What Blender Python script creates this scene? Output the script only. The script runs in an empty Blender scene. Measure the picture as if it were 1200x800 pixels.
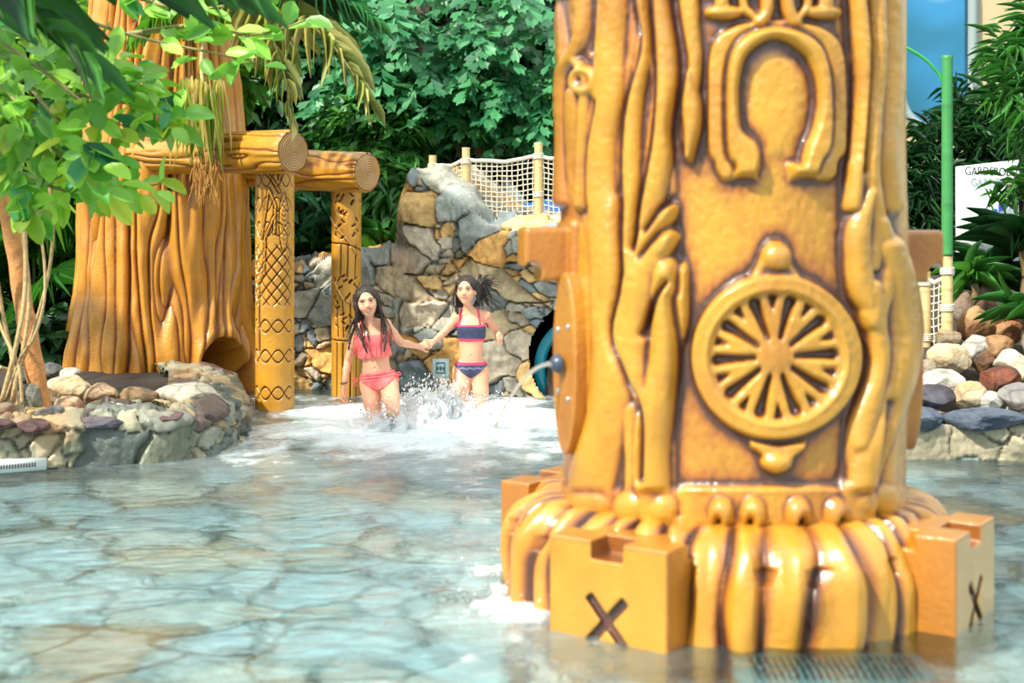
import bpy, math, random
import numpy as np
from mathutils import Vector, Matrix

# ------------------------------------------------------------------ camera, sky, sun, exposure
S = bpy.context.scene
C = S.collection
F, CX, HY, HC = 1600.0, 600.0, 265.0, 1.35      # focal length in px, horizon row, eye height above the water (m)
cam_d = bpy.data.cameras.new('camera'); cam = bpy.data.objects.new('camera', cam_d); C.objects.link(cam)
cam.location = (0, 0, HC); cam.rotation_euler = (math.pi/2, 0, 0)
cam_d.sensor_width = 36; cam_d.lens = 48; cam_d.shift_y = -(400-HY)/1200
cam_d.clip_start = .1; cam_d.clip_end = 200
cam_d.dof.use_dof = True; cam_d.dof.focus_distance = 9.6; cam_d.dof.aperture_fstop = 1.9
S.camera = cam
S.view_settings.view_transform = 'Standard'; S.view_settings.look = 'None'
S.view_settings.exposure = 0.66; S.view_settings.gamma = 1.0
try: S.view_settings.use_curve_mapping = False
except Exception: pass
S.cycles.max_bounces = 8; S.cycles.transparent_max_bounces = 16
S.cycles.sample_clamp_indirect = 6; S.cycles.caustics_reflective = False; S.cycles.caustics_refractive = True
try: S.cycles.use_denoising = True
except Exception: pass

W = bpy.data.worlds.new('sky'); S.world = W; W.use_nodes = True
nt = W.node_tree; nt.nodes.clear()
wo = nt.nodes.new('ShaderNodeOutputWorld'); bg = nt.nodes.new('ShaderNodeBackground')
tc = nt.nodes.new('ShaderNodeTexCoord'); sp = nt.nodes.new('ShaderNodeSeparateXYZ'); cr = nt.nodes.new('ShaderNodeValToRGB')
nt.links.new(tc.outputs['Generated'], sp.inputs[0]); nt.links.new(sp.outputs['Z'], cr.inputs[0])
e = cr.color_ramp.elements
e[0].position = 0.0; e[0].color = (.20, .28, .28, 1)
e[1].position = 1.0; e[1].color = (1.0, 1.0, .98, 1)
m_ = cr.color_ramp.elements.new(.12); m_.color = (.38, .53, .58, 1)
m_ = cr.color_ramp.elements.new(.38); m_.color = (.86, .96, 1.0, 1)
nt.links.new(cr.outputs[0], bg.inputs['Color']); bg.inputs['Strength'].default_value = 1.15
nt.links.new(bg.outputs[0], wo.inputs[0])

sun_d = bpy.data.lights.new('sun', 'SUN'); sun = bpy.data.objects.new('sun', sun_d); C.objects.link(sun)
sun_d.energy = 4.2; sun_d.angle = math.radians(2.5); sun_d.color = (1, .93, .80)
sun.rotation_euler = Vector((-.60, -.52, .80)).to_track_quat('Z', 'Y').to_euler()
sun.location = (-6, -5, 9)
sun_d.cycles.is_caustics_light = True

# ------------------------------------------------------------------ helpers
def pt(px, py, Y): return np.array([(px-CX)*Y/F, Y, HC-(py-HY)*Y/F])
def lin(r, g, b):
    return tuple((c/255/12.92) if c/255 <= .04045 else ((c/255+.055)/1.055)**2.4 for c in (r, g, b))
def sst(a, b, x):
    t = np.clip((x-a)/(b-a+1e-12), 0, 1); return t*t*(3-2*t)

def _h(ix, iy, iz, s=0):
    n = (ix.astype(np.int64)*374761393 + iy.astype(np.int64)*668265263 + iz.astype(np.int64)*2147483647 + s*1274126177) & 0xFFFFFFFF
    n = ((n ^ (n >> 13))*1274126177) & 0xFFFFFFFF
    n = ((n ^ (n >> 16))*2246822519) & 0xFFFFFFFF
    return ((n ^ (n >> 15)) & 0xFFFFFF)/float(0xFFFFFF)
def vn(x, y, z=0., s=0):
    x = np.asarray(x, float); y = np.asarray(y, float); x, y = np.broadcast_arrays(x, y); z = np.broadcast_to(np.asarray(z, float), x.shape)
    fx, fy, fz = np.floor(x), np.floor(y), np.floor(z)
    tx, ty, tz = x-fx, y-fy, z-fz
    tx = tx*tx*(3-2*tx); ty = ty*ty*(3-2*ty); tz = tz*tz*(3-2*tz)
    r = 0
    for a in (0, 1):
        for b in (0, 1):
            for c in (0, 1):
                r = r + _h(fx+a, fy+b, fz+c, s)*(tx if a else 1-tx)*(ty if b else 1-ty)*(tz if c else 1-tz)
    return r*2-1
def fbm(x, y, z=0., s=0, o=4):
    r = 0; a = .5; f = 1.
    for i in range(o):
        r = r + a*vn(np.asarray(x)*f, np.asarray(y)*f, np.asarray(z)*f, s+i*7); a *= .5; f *= 2.03
    return r
def voro(x, y, s=0, jit=.85):
    """F1, F2-F1 distance, cell id hash, offset from the cell's point"""
    ix, iy = np.floor(x), np.floor(y); z0 = np.zeros_like(ix)
    f1 = np.full(x.shape, 9.); f2 = np.full(x.shape, 9.); idh = np.zeros(x.shape); ox = np.zeros(x.shape); oy = np.zeros(x.shape)
    for a in (-1, 0, 1):
        for b in (-1, 0, 1):
            cx = ix+a; cy = iy+b
            px = cx+.5+jit*(_h(cx, cy, z0, s+1)-.5); py = cy+.5+jit*(_h(cx, cy, z0, s+2)-.5)
            dx = x-px; dy = y-py; d = np.sqrt(dx*dx+dy*dy)
            c = d < f1
            f2 = np.where(c, f1, np.minimum(f2, d)); hid = _h(cx, cy, z0, s+3)
            idh = np.where(c, hid, idh); ox = np.where(c, dx, ox); oy = np.where(c, dy, oy)
            f1 = np.where(c, d, f1)
    return f1, f2-f1, idh, ox, oy

def mk_obj(name, me, mat=None, parent=None, smooth=True):
    if mat is not None: me.materials.append(mat)
    if smooth and len(me.polygons):
        me.polygons.foreach_set('use_smooth', np.ones(len(me.polygons), bool))
    o = bpy.data.objects.new(name, me); C.objects.link(o)
    if parent is not None:
        o.parent = parent; o.matrix_parent_inverse = Matrix.Translation(-Vector(parent.location)) if parent.parent is None else parent_inv(parent)
    return o
def parent_inv(p):
    # all geometry is written in world coordinates; parents are pure translations
    v = Vector((0, 0, 0)); q = p
    while q is not None:
        v += Vector(q.location) + (q.matrix_parent_inverse.translation if q.parent is not None else Vector((0,0,0))); q = q.parent
    return Matrix.Translation(-v)
def np_mesh(name, V, Fq, mat=None, parent=None, col=None, smooth=True):
    """V (n,3), Fq list of int arrays (each (m,k)); col (n,3) linear"""
    me = bpy.data.meshes.new(name)
    if not isinstance(Fq, (list, tuple)): Fq = [Fq]
    Fq = [np.asarray(f, np.int32) for f in Fq if len(f)]
    loops = np.concatenate([f.ravel() for f in Fq]); sizes = np.concatenate([np.full(len(f), f.shape[1], np.int32) for f in Fq])
    starts = np.concatenate([[0], np.cumsum(sizes)[:-1]]).astype(np.int32)
    me.vertices.add(len(V)); me.vertices.foreach_set('co', np.asarray(V, np.float32).ravel())
    me.loops.add(len(loops)); me.loops.foreach_set('vertex_index', loops)
    me.polygons.add(len(sizes)); me.polygons.foreach_set('loop_start', starts)
    try: me.polygons.foreach_set('loop_total', sizes)
    except Exception: pass
    me.update(calc_edges=True)
    if col is not None:
        a = me.color_attributes.new('Col', 'FLOAT_COLOR', 'POINT')
        cc = np.ones((len(V), 4), np.float32); cc[:, :3] = col; a.data.foreach_set('color', cc.ravel())
    return mk_obj(name, me, mat, parent, smooth)
def grid_faces(nu, nv, wrap=False, flip=False):
    """index = v*nu+u"""
    U = np.arange(nu if wrap else nu-1); Vv = np.arange(nv-1)
    u, v = np.meshgrid(U, Vv); u2 = (u+1) % nu
    f = np.stack([v*nu+u, v*nu+u2, (v+1)*nu+u2, (v+1)*nu+u], -1).reshape(-1, 4)
    return f[:, ::-1] if flip else f
def tubes(lines, rad, sides=6, cap=True):
    """many polylines into one V,F; rad: float or list of per-line arrays"""
    Vs, Fs, Ts, n0 = [], [], [], 0
    for li, L in enumerate(lines):
        L = np.asarray(L, float); n = len(L)
        r = rad[li] if isinstance(rad, (list, tuple)) else rad
        r = np.broadcast_to(np.asarray(r, float), (n,))
        T = np.gradient(L, axis=0); T /= np.linalg.norm(T, axis=1)[:, None]+1e-9
        up = np.array([0, 0, 1.]) if abs(T[0, 2]) < .9 else np.array([1., 0, 0])
        N = np.cross(T, up); N /= np.linalg.norm(N, axis=1)[:, None]+1e-9; B = np.cross(T, N)
        a = np.arange(sides)*2*math.pi/sides
        ring = L[:, None, :]+r[:, None, None]*(np.cos(a)[None, :, None]*N[:, None, :]+np.sin(a)[None, :, None]*B[:, None, :])
        Vs.append(ring.reshape(-1, 3)); Fs.append(grid_faces(sides, n, True)+n0)
        if cap:
            c0 = n0+n*sides; Vs.append(L[[0, -1]])
            k = np.arange(sides); k2 = (k+1) % sides
            Ts.append(np.stack([np.full(sides, c0), n0+k2, n0+k], -1)); b = n0+(n-1)*sides
            Ts.append(np.stack([np.full(sides, c0+1), b+k, b+k2], -1)); n0 += 2
        n0 += n*sides
    return np.concatenate(Vs), [np.concatenate(Fs)]+([np.concatenate(Ts)] if Ts else [])
def smooth_line(P, n=24):
    P = np.asarray(P, float); m = len(P)
    if m < 3: return np.array([P[0]+(P[-1]-P[0])*t for t in np.linspace(0, 1, n)])
    out = []
    Q = np.vstack([2*P[0]-P[1], P, 2*P[-1]-P[-2]])
    for t in np.linspace(0, m-1-1e-6, n):
        i = int(t); f = t-i; a, b, c, d = Q[i], Q[i+1], Q[i+2], Q[i+3]
        out.append(.5*((2*b)+(-a+c)*f+(2*a-5*b+4*c-d)*f*f+(-a+3*b-3*c+d)*f**3))
    return np.array(out)
def root(name, label, cat, loc, group=None):
    o = bpy.data.objects.new(name, None); C.objects.link(o); o.location = tuple(float(v) for v in loc); o.empty_display_size = .1
    return tag(o, label, cat, group)
def tag(o, label=None, cat=None, group=None, kind=None):
    if label: o['label'] = label
    if cat: o['category'] = cat
    if group: o['group'] = group
    if kind: o['kind'] = kind
    return o

# SDF field + surface nets ------------------------------------------------------------
class Field:
    def __init__(s, lo, hi, h):
        s.lo = np.array(lo, float); s.h = h
        s.n = np.ceil((np.array(hi)-s.lo)/h).astype(int)+1
        s.F = np.full(tuple(s.n), 1., np.float32)
    def box(s, lo, hi):
        a = np.clip(np.floor((np.array(lo)-s.lo)/s.h).astype(int), 0, s.n); b = np.clip(np.ceil((np.array(hi)-s.lo)/s.h).astype(int)+1, 0, s.n)
        sl = tuple(slice(i, j) for i, j in zip(a, b))
        ax = [s.lo[k]+s.h*np.arange(a[k], b[k]) for k in range(3)]
        return sl, ax[0][:, None, None], ax[1][None, :, None], ax[2][None, None, :]
    def put(s, sl, d, k):
        if d.size == 0: return
        f = s.F[sl]
        if k <= 0: s.F[sl] = np.minimum(f, d); return
        hh = np.clip(.5+.5*(f-d)/k, 0, 1); s.F[sl] = f*(1-hh)+d*hh-k*hh*(1-hh)
    def cut(s, sl, d, k):
        f = s.F[sl]; d = -d
        hh = np.clip(.5-.5*(f-d)/k, 0, 1); s.F[sl] = f*(1-hh)+d*hh+k*hh*(1-hh)
    def cap(s, a, b, r0, r1=None, k=.02, sy=1., cut=False):
        """capsule with tapering radius; sy flattens along Y"""
        a = np.asarray(a, float); b = np.asarray(b, float); r1 = r0 if r1 is None else r1
        R = max(r0, r1)+k+3*s.h
        sl, x, y, z = s.box(np.minimum(a, b)-R, np.maximum(a, b)+R)
        ab = b-a; ay, by = a[1], b[1]
        px, py, pz = x-a[0], (y-a[1])/sy, z-a[2]; vx, vy, vz = ab[0], ab[1]/sy, ab[2]
        L2 = vx*vx+vy*vy+vz*vz+1e-12
        t = np.clip((px*vx+py*vy+pz*vz)/L2, 0, 1)
        d = np.sqrt((px-t*vx)**2+(py-t*vy)**2+(pz-t*vz)**2)-(r0+(r1-r0)*t)
        (s.cut if cut else s.put)(sl, d.astype(np.float32), k)
    def ell(s, c, r, M=None, k=.015, cut=False):
        c = np.asarray(c, float); r = np.asarray(r, float); R = r.max()+k+3*s.h
        sl, x, y, z = s.box(c-R, c+R); p = np.stack(np.broadcast_arrays(x-c[0], y-c[1], z-c[2]), -1)
        if M is not None: p = p @ M           # columns of M are the local axes
        k0 = np.linalg.norm(p/r, axis=-1); k1 = np.linalg.norm(p/(r*r), axis=-1)+1e-9
        d = k0*(k0-1)/k1
        (s.cut if cut else s.put)(sl, d.astype(np.float32), k)
    def mesh(s, F=None):
        F = s.F if F is None else F
        ins = F < 0
        c = ins[:-1, :-1, :-1].astype(np.int8)
        for dx, dy, dz in [(1,0,0),(0,1,0),(0,0,1),(1,1,0),(1,0,1),(0,1,1),(1,1,1)]:
            c = c+ins[dx:F.shape[0]-1+dx, dy:F.shape[1]-1+dy, dz:F.shape[2]-1+dz]
        act = np.argwhere((c > 0) & (c < 8))
        if len(act) == 0: return np.zeros((0, 3)), []
        idm = -np.ones(c.shape, np.int32); idm[tuple(act.T)] = np.arange(len(act))
        cor = [(0,0,0),(1,0,0),(0,1,0),(1,1,0),(0,0,1),(1,0,1),(0,1,1),(1,1,1)]
        val = [F[act[:, 0]+a, act[:, 1]+b, act[:, 2]+d].astype(float) for a, b, d in cor]
        acc = np.zeros((len(act), 3)); cnt = np.zeros(len(act))
        for i in range(8):
            for j in range(i+1, 8):
                if sum(abs(np.array(cor[i])-np.array(cor[j]))) != 1: continue
                m = (val[i] < 0) != (val[j] < 0); t = np.where(m, val[i]/(val[i]-val[j]+1e-20), 0)
                P = np.array(cor[i])[None, :]+t[:, None]*(np.array(cor[j])-np.array(cor[i]))[None, :]
                acc += P*m[:, None]; cnt += m
        V = s.lo+(act+acc/cnt[:, None])*s.h
        Q = []
        for ax in range(3):
            A = [slice(None)]*3; B = [slice(None)]*3; A[ax] = slice(0, -1); B[ax] = slice(1, None)
            a = ins[tuple(A)]; b = ins[tuple(B)]; e = np.argwhere(a != b); o1, o2 = (ax+1) % 3, (ax+2) % 3
            ok = (e[:, o1] > 0) & (e[:, o2] > 0) & (e[:, o1] < F.shape[o1]-1) & (e[:, o2] < F.shape[o2]-1); e = e[ok]
            def g(d1, d2):
                q = e.copy(); q[:, o1] -= d1; q[:, o2] -= d2; return idm[tuple(q.T)]
            q = np.stack([g(1, 1), g(0, 1), g(0, 0), g(1, 0)], -1)
            fl = ~a[tuple(e.T)]; q[fl] = q[fl][:, ::-1]; Q.append(q)
        return V, [np.concatenate(Q)]
def box_sdf(x, y, z, c, hs, r=0.):
    q = [np.abs(v-cc)-(h-r) for v, cc, h in zip((x, y, z), c, hs)]
    o = np.sqrt(sum(np.maximum(v, 0)**2 for v in q)); return o+np.minimum(np.maximum(q[0], np.maximum(q[1], q[2])), 0)-r
def lap(V, Fq, n=2, lam=.5):
    """a little Laplacian smoothing of a quad mesh"""
    E = np.concatenate([np.concatenate([f[:, [i, (i+1) % f.shape[1]]] for i in range(f.shape[1])]) for f in Fq])
    for _ in range(n):
        acc = np.zeros_like(V); cnt = np.zeros(len(V))
        for k in range(3):
            acc[:, k] = np.bincount(E[:, 0], V[E[:, 1], k], len(V))+np.bincount(E[:, 1], V[E[:, 0], k], len(V))
        cnt = np.bincount(E[:, 0], minlength=len(V))+np.bincount(E[:, 1], minlength=len(V))
        V = V+lam*(acc/np.maximum(cnt, 1)[:, None]-V)
    return V

# ------------------------------------------------------------------ materials
def mat(name, base=(.5,.5,.5), rough=.5, col=None, noise=0., nscale=8., bump=0., bscale=20., coat=0., metal=0., spec=.5, trans=0., sss=0., coatr=.08, dark=None):
    m = bpy.data.materials.new(name); m.use_nodes = True; n = m.node_tree; L = n.links; b = n.nodes['Principled BSDF']
    out = n.nodes['Material Output']
    b.inputs['Roughness'].default_value = rough; b.inputs['Metallic'].default_value = metal
    b.inputs['Coat Weight'].default_value = coat; b.inputs['Coat Roughness'].default_value = coatr
    b.inputs['Specular IOR Level'].default_value = spec
    if sss: b.inputs['Subsurface Weight'].default_value = sss; b.inputs['Subsurface Radius'].default_value = (.02, .008, .004); b.inputs['Subsurface Scale'].default_value = .5
    if col:
        a = n.nodes.new('ShaderNodeVertexColor'); a.layer_name = 'Col'; src = a.outputs['Color']
    else:
        a = n.nodes.new('ShaderNodeRGB'); a.outputs[0].default_value = (*base, 1); src = a.outputs[0]
    tcn = n.nodes.new('ShaderNodeTexCoord'); co = tcn.outputs['Object']
    if noise:
        t = n.nodes.new('ShaderNodeTexNoise'); t.inputs['Scale'].default_value = nscale; t.inputs['Detail'].default_value = 6; t.inputs['Roughness'].default_value = .65
        L.new(co, t.inputs['Vector'])
        mr = n.nodes.new('ShaderNodeMapRange'); mr.inputs['From Min'].default_value = .3; mr.inputs['From Max'].default_value = .7
        mr.inputs['To Min'].default_value = 1-noise; mr.inputs['To Max'].default_value = 1+noise; L.new(t.outputs['Fac'], mr.inputs['Value'])
        mx = n.nodes.new('ShaderNodeVectorMath'); mx.operation = 'SCALE'; L.new(src, mx.inputs[0]); L.new(mr.outputs[0], mx.inputs['Scale']); src = mx.outputs[0]
    L.new(src, b.inputs['Base Color'])
    if bump:
        t2 = n.nodes.new('ShaderNodeTexNoise'); t2.inputs['Scale'].default_value = bscale; t2.inputs['Detail'].default_value = 5; L.new(co, t2.inputs['Vector'])
        bp = n.nodes.new('ShaderNodeBump'); bp.inputs['Strength'].default_value = bump; bp.inputs['Distance'].default_value = .01
        L.new(t2.outputs['Fac'], bp.inputs['Height']); L.new(bp.outputs[0], b.inputs['Normal'])
        if coat: L.new(bp.outputs[0], b.inputs['Coat Normal'])
    if trans:
        tr = n.nodes.new('ShaderNodeBsdfTranslucent'); ms = n.nodes.new('ShaderNodeMixShader'); ms.inputs[0].default_value = trans
        g = n.nodes.new('ShaderNodeVectorMath'); g.operation = 'MULTIPLY'; g.inputs[1].default_value = (1.4, 1.5, .7); L.new(src, g.inputs[0]); L.new(g.outputs[0], tr.inputs['Color'])
        L.new(b.outputs[0], ms.inputs[1]); L.new(tr.outputs[0], ms.inputs[2]); L.new(ms.outputs[0], out.inputs['Surface'])
    return m
M_wood = mat('lacquered_amber_wood', col=True, rough=.42, noise=.12, nscale=5, bump=.35, bscale=45, coat=.9, coatr=.09)
M_wood2 = mat('hut_amber_wood', col=True, rough=.4, noise=.15, nscale=7, bump=.35, bscale=60, coat=.8, coatr=.16)
M_stone = mat('rough_stone', col=True, rough=.75, noise=.28, nscale=14, bump=.9, bscale=38, spec=.35)
M_wet = mat('wet_stone', col=True, rough=.38, noise=.3, nscale=12, bump=.8, bscale=30, spec=.5)
M_leaf = mat('leaf', col=True, rough=.42, trans=.30, spec=.5)
M_bamboo = mat('bamboo_pole', col=True, rough=.5, noise=.12, nscale=12, bump=.2)
M_rope = mat('pale_rope', base=lin(224, 216, 198), rough=.85, noise=.15, nscale=60, bump=.5, bscale=200)
M_soil = mat('planting_soil', base=(.045, .035, .025), rough=.95, noise=.4, nscale=6, bump=1, bscale=20)
M_trunk = mat('bark', col=True, rough=.8, noise=.3, nscale=20, bump=.8, bscale=40)
M_skin = mat('skin', base=lin(232, 172, 138), rough=.38, noise=.05, nscale=10, sss=.25, coat=.15)
M_hair = mat('wet_dark_hair', base=(.022, .014, .011), rough=.32, noise=.4, nscale=40, bump=.6, bscale=120)
M_cloth = mat('swim_fabric', col=True, rough=.7, noise=.04, nscale=60, bump=.25, bscale=250)
M_dark = mat('dark_slot', base=(.02, .02, .022), rough=.6)
M_metal = mat('steel_bolt', base=(.7, .7, .72), rough=.25, metal=1)
M_navy = mat('blue_grey_plastic', base=lin(62, 74, 92), rough=.3)
M_teal = mat('teal_plastic', base=lin(8, 140, 160), rough=.25, coat=.4)
M_blue = mat('blue_plastic', base=lin(40, 105, 185), rough=.3)
M_white = mat('white_plastic', base=lin(215, 222, 222), rough=.4)
M_green = mat('green_paint', base=lin(60, 170, 80), rough=.4, noise=.08, nscale=20)
M_plaster = mat('sand_plaster', base=lin(196, 178, 140), rough=.9, noise=.06, nscale=3, bump=.2, bscale=30)
M_dry = mat('dry_frond', col=True, rough=.75, trans=.35)

def wood_col(st, tone=None, amb=(.55, .262, .018), mid=(.38, .125, .014), drk=(.075, .022, .010)):
    """st 0..1 brown wash lodged in the carved grooves"""
    st = np.clip(st, 0, 1)[..., None]; a, m, d = np.array(amb), np.array(mid), np.array(drk)
    c = np.where(st < .5, a+(m-a)*(st*2), m+(d-m)*(st*2-1))
    if tone is not None: c = c*(1+tone[..., None])
    return np.clip(c, 0, 1)
def blur(h, n, wrap=True):
    """box blur, axis1 wraps"""
    for ax, wr in ((1, wrap), (0, False)):
        p = [(0, 0), (0, 0)]; p[ax] = (n+1, n)
        q = np.pad(h, p, mode='wrap' if wr else 'edge'); c = np.cumsum(q, axis=ax)
        h = (np.take(c, range(2*n+1, c.shape[ax]), ax)-np.take(c, range(0, c.shape[ax]-2*n-1), ax))/(2*n+1)
    return h
def stain_of(h, n1, k):
    a = blur(blur(h, n1), n1)-h; return np.clip(a*k, 0, 1)
def seg(x, y, P, closed=False):
    """distance to a polyline, and parameter 0..1"""
    P = [np.array(p, float) for p in P]; n = len(P)
    if closed: P = P+[P[0]]
    D = np.full(x.shape, 1e9); T = np.zeros(x.shape)
    for i in range(len(P)-1):
        a, b = P[i], P[i+1]; v = b-a; t = np.clip(((x-a[0])*v[0]+(y-a[1])*v[1])/(v@v+1e-9), 0, 1)
        d = np.hypot(x-a[0]-t*v[0], y-a[1]-t*v[1]); c = d < D; D = np.where(c, d, D); T = np.where(c, (i+t)/(len(P)-1), T)
    return D, T
def poly(x, y, P):
    """signed distance to a polygon, negative inside"""
    D, _ = seg(x, y, P, True); ins = np.zeros(x.shape, bool); n = len(P)
    for i in range(n):
        (x1, y1), (x2, y2) = P[i], P[(i+1) % n]
        if y1 == y2: continue
        ins ^= ((y1 > y) != (y2 > y)) & (x < (x2-x1)*(y-y1)/(y2-y1)+x1)
    return np.where(ins, -D, D)
def cr2(P, n=40): return [tuple(q) for q in smooth_line([(a, b, 0) for a, b in P], n)[:, :2]]
#@@SETTING
# ------------------------------------------------------------------ the setting
POOL = [(-9,-2),(-9,5.6),(-5,6.8),(-2.82,7.53),(-2.26,7.71),(-1.96,7.85),(-1.76,8.2),(-1.72,8.8),(-1.95,9.8),(-2.4,10.8),(-2.5,11.6),
        (-1.9,11.4),(-.93,11.3),(-.28,11.1),(.34,10.8),(2.0,10.5),(1.95,8.6),(2.15,8.0),(3,7.85),(5,7.6),(9,7.2),(9,-2)]
FLOOR_Z = -.34
def palette(idh, cols):
    c = np.array([lin(*q) for q in cols]); return c[np.clip((idh*len(c)).astype(int), 0, len(c)-1)]
# pool floor of crazy paving
def floor_mat():
    m = bpy.data.materials.new('crazy_paving'); m.use_nodes = True; n = m.node_tree; L = n.links; b = n.nodes['Principled BSDF']
    tcn = n.nodes.new('ShaderNodeTexCoord')
    nz = n.nodes.new('ShaderNodeTexNoise'); nz.inputs['Scale'].default_value = 2.2; nz.inputs['Detail'].default_value = 4; L.new(tcn.outputs['Object'], nz.inputs['Vector'])
    s1 = n.nodes.new('ShaderNodeVectorMath'); s1.operation = 'MULTIPLY_ADD'; s1.inputs[1].default_value = (.5, .5, 0); L.new(nz.outputs['Color'], s1.inputs[0]); L.new(tcn.outputs['Object'], s1.inputs[2])
    v1 = n.nodes.new('ShaderNodeTexVoronoi'); v1.feature = 'DISTANCE_TO_EDGE'; v1.inputs['Scale'].default_value = 1.9; L.new(s1.outputs[0], v1.inputs['Vector'])
    v2 = n.nodes.new('ShaderNodeTexVoronoi'); v2.feature = 'F1'; v2.inputs['Scale'].default_value = 1.9; L.new(s1.outputs[0], v2.inputs['Vector'])
    sx = n.nodes.new('ShaderNodeSeparateColor'); L.new(v2.outputs['Color'], sx.inputs[0])
    r = n.nodes.new('ShaderNodeValToRGB'); r.color_ramp.interpolation = 'LINEAR'; E = r.color_ramp.elements
    cols = [(0, (190,224,236)), (.18, (214,236,242)), (.34, (236,242,240)), (.5, (218,236,240)), (.64, (204,232,244)), (.78, (238,236,222)), (.88, (222,204,178)), (.96, (210,178,146))]
    E[0].position = 0; E[0].color = (*lin(*cols[0][1]), 1); E[1].position = .96; E[1].color = (*lin(*cols[-1][1]), 1)
    for p_, c_ in cols[1:-1]: q = E.new(p_); q.color = (*lin(*c_), 1)
    L.new(sx.outputs[0], r.inputs[0])
    n2 = n.nodes.new('ShaderNodeTexNoise'); n2.inputs['Scale'].default_value = 1.1; n2.inputs['Detail'].default_value = 8; n2.inputs['Roughness'].default_value = .7; L.new(tcn.outputs['Object'], n2.inputs['Vector'])
    mr = n.nodes.new('ShaderNodeMapRange'); mr.inputs['From Min'].default_value = .54; mr.inputs['From Max'].default_value = .68; mr.inputs['To Max'].default_value = .8; L.new(n2.outputs['Fac'], mr.inputs['Value'])
    mx = n.nodes.new('ShaderNodeMix'); mx.data_type = 'RGBA'; L.new(mr.outputs[0], mx.inputs['Factor']); L.new(r.outputs[0], mx.inputs['A']); mx.inputs['B'].default_value = (*lin(178, 128, 84), 1)
    n3 = n.nodes.new('ShaderNodeTexNoise'); n3.inputs['Scale'].default_value = 9; n3.inputs['Detail'].default_value = 7; L.new(tcn.outputs['Object'], n3.inputs['Vector'])
    m3 = n.nodes.new('ShaderNodeMapRange'); m3.inputs['From Min'].default_value = .3; m3.inputs['From Max'].default_value = .7; m3.inputs['To Min'].default_value = .68; m3.inputs['To Max'].default_value = 1.2; L.new(n3.outputs['Fac'], m3.inputs['Value'])
    sc = n.nodes.new('ShaderNodeVectorMath'); sc.operation = 'SCALE'; L.new(mx.outputs['Result'], sc.inputs[0]); L.new(m3.outputs[0], sc.inputs['Scale'])
    me_ = n.nodes.new('ShaderNodeMapRange'); me_.inputs['From Min'].default_value = .018; me_.inputs['From Max'].default_value = .06; L.new(v1.outputs['Distance'], me_.inputs['Value'])
    m4 = n.nodes.new('ShaderNodeMix'); m4.data_type = 'RGBA'; L.new(me_.outputs[0], m4.inputs['Factor']); m4.inputs['A'].default_value = (*lin(70, 92, 88), 1); L.new(sc.outputs[0], m4.inputs['B'])
    L.new(m4.outputs['Result'], b.inputs['Base Color']); b.inputs['Roughness'].default_value = .8
    return m
nx, ny = 40, 40
gx, gy = np.meshgrid(np.linspace(-9, 9, nx), np.linspace(-1.5, 13, ny))
o = np_mesh('floor', np.stack([gx, gy, np.full_like(gx, FLOOR_Z)], -1).reshape(-1, 3), grid_faces(nx, ny), floor_mat()); tag(o, 'submerged pool floor of pale crazy paving with dark joints', kind='structure'); o.cycles.is_caustics_receiver = True

# water surface: real ripples plus fine bump, foam where the children run and where jets land
xs = np.concatenate([np.linspace(-9, -3.2, 60)[:-1], np.linspace(-3.2, 3.4, 560), np.linspace(3.4, 9, 50)[1:]])
ys = np.concatenate([np.linspace(1.0, 3.6, 30)[:-1], np.linspace(3.6, 11.7, 620)])
gx, gy = np.meshgrid(xs, ys)
wx = gx+.25*vn(gx*1.5, gy*1.5, 0, 5); wy = gy+.25*vn(gx*1.5, gy*1.5, 3, 6)
foam = np.zeros_like(gx)
def spot(x, y, rx, ry, a): return a*np.exp(-(((gx-x)/rx)**2+((gy-y)/ry)**2))
foam += spot(-.7, 9.0, 2.0, .9, .30)+spot(-.75, 9.25, .50, .55, 1.1)+spot(-.15, 9.75, .45, .5, 1.1)+spot(-.5, 9.5, 1.3, 1.1, .62)+spot(-.5, 10.6, 1.6, .6, .35)+spot(-.4, 8.2, 1.3, .9, .30)
foam += spot(.02, 4.95, .14, .4, .45)+spot(.12, 5.4, .18, .4, .42)+spot(.0, 4.4, .25, .35, .3)+spot(.22, 6.6, .6, .5, .3)+spot(-1.6, 8.1, .35, .3, .35)+spot(.6, 6.9, .8, .8, .25)
fn = .5+.5*fbm(gx*7, gy*4.5, 0, 33, 5)*1.7
foam = np.clip(foam*1.25-(1-fn)*.75, 0, 1)
amp = .006+.022*np.clip(spot(-.45, 9.5, 1.1, .9, 1), 0, 1)+.01*spot(.1, 5.2, .4, .8, 1)
z = amp*(1.2*fbm(wx*2.2, wy*3.4, .5, 40, 4)+.5*fbm(wx*7, wy*10, .5, 44, 3))+.02*foam*np.clip(fbm(gx*9, gy*9, 0, 50, 3)+.3, 0, 1)
cl = np.zeros(gx.shape+(3,)); cl[..., 0] = foam; cl[..., 1] = np.clip(spot(-.4, 8.5, 2.4, 1.3, .9)+spot(-.4, 10.3, 2.0, 1.0, .6)+spot(.15, 5.3, .45, 1.2, .7)+spot(.5, 6.9, 1.2, .9, .25)+spot(2.6, 7.2, .8, .8, .3)-.02, 0, 1)*np.clip(.75+.9*fbm(wx*2.2, wy*4.2, 0, 60, 5), 0, 1)
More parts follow.
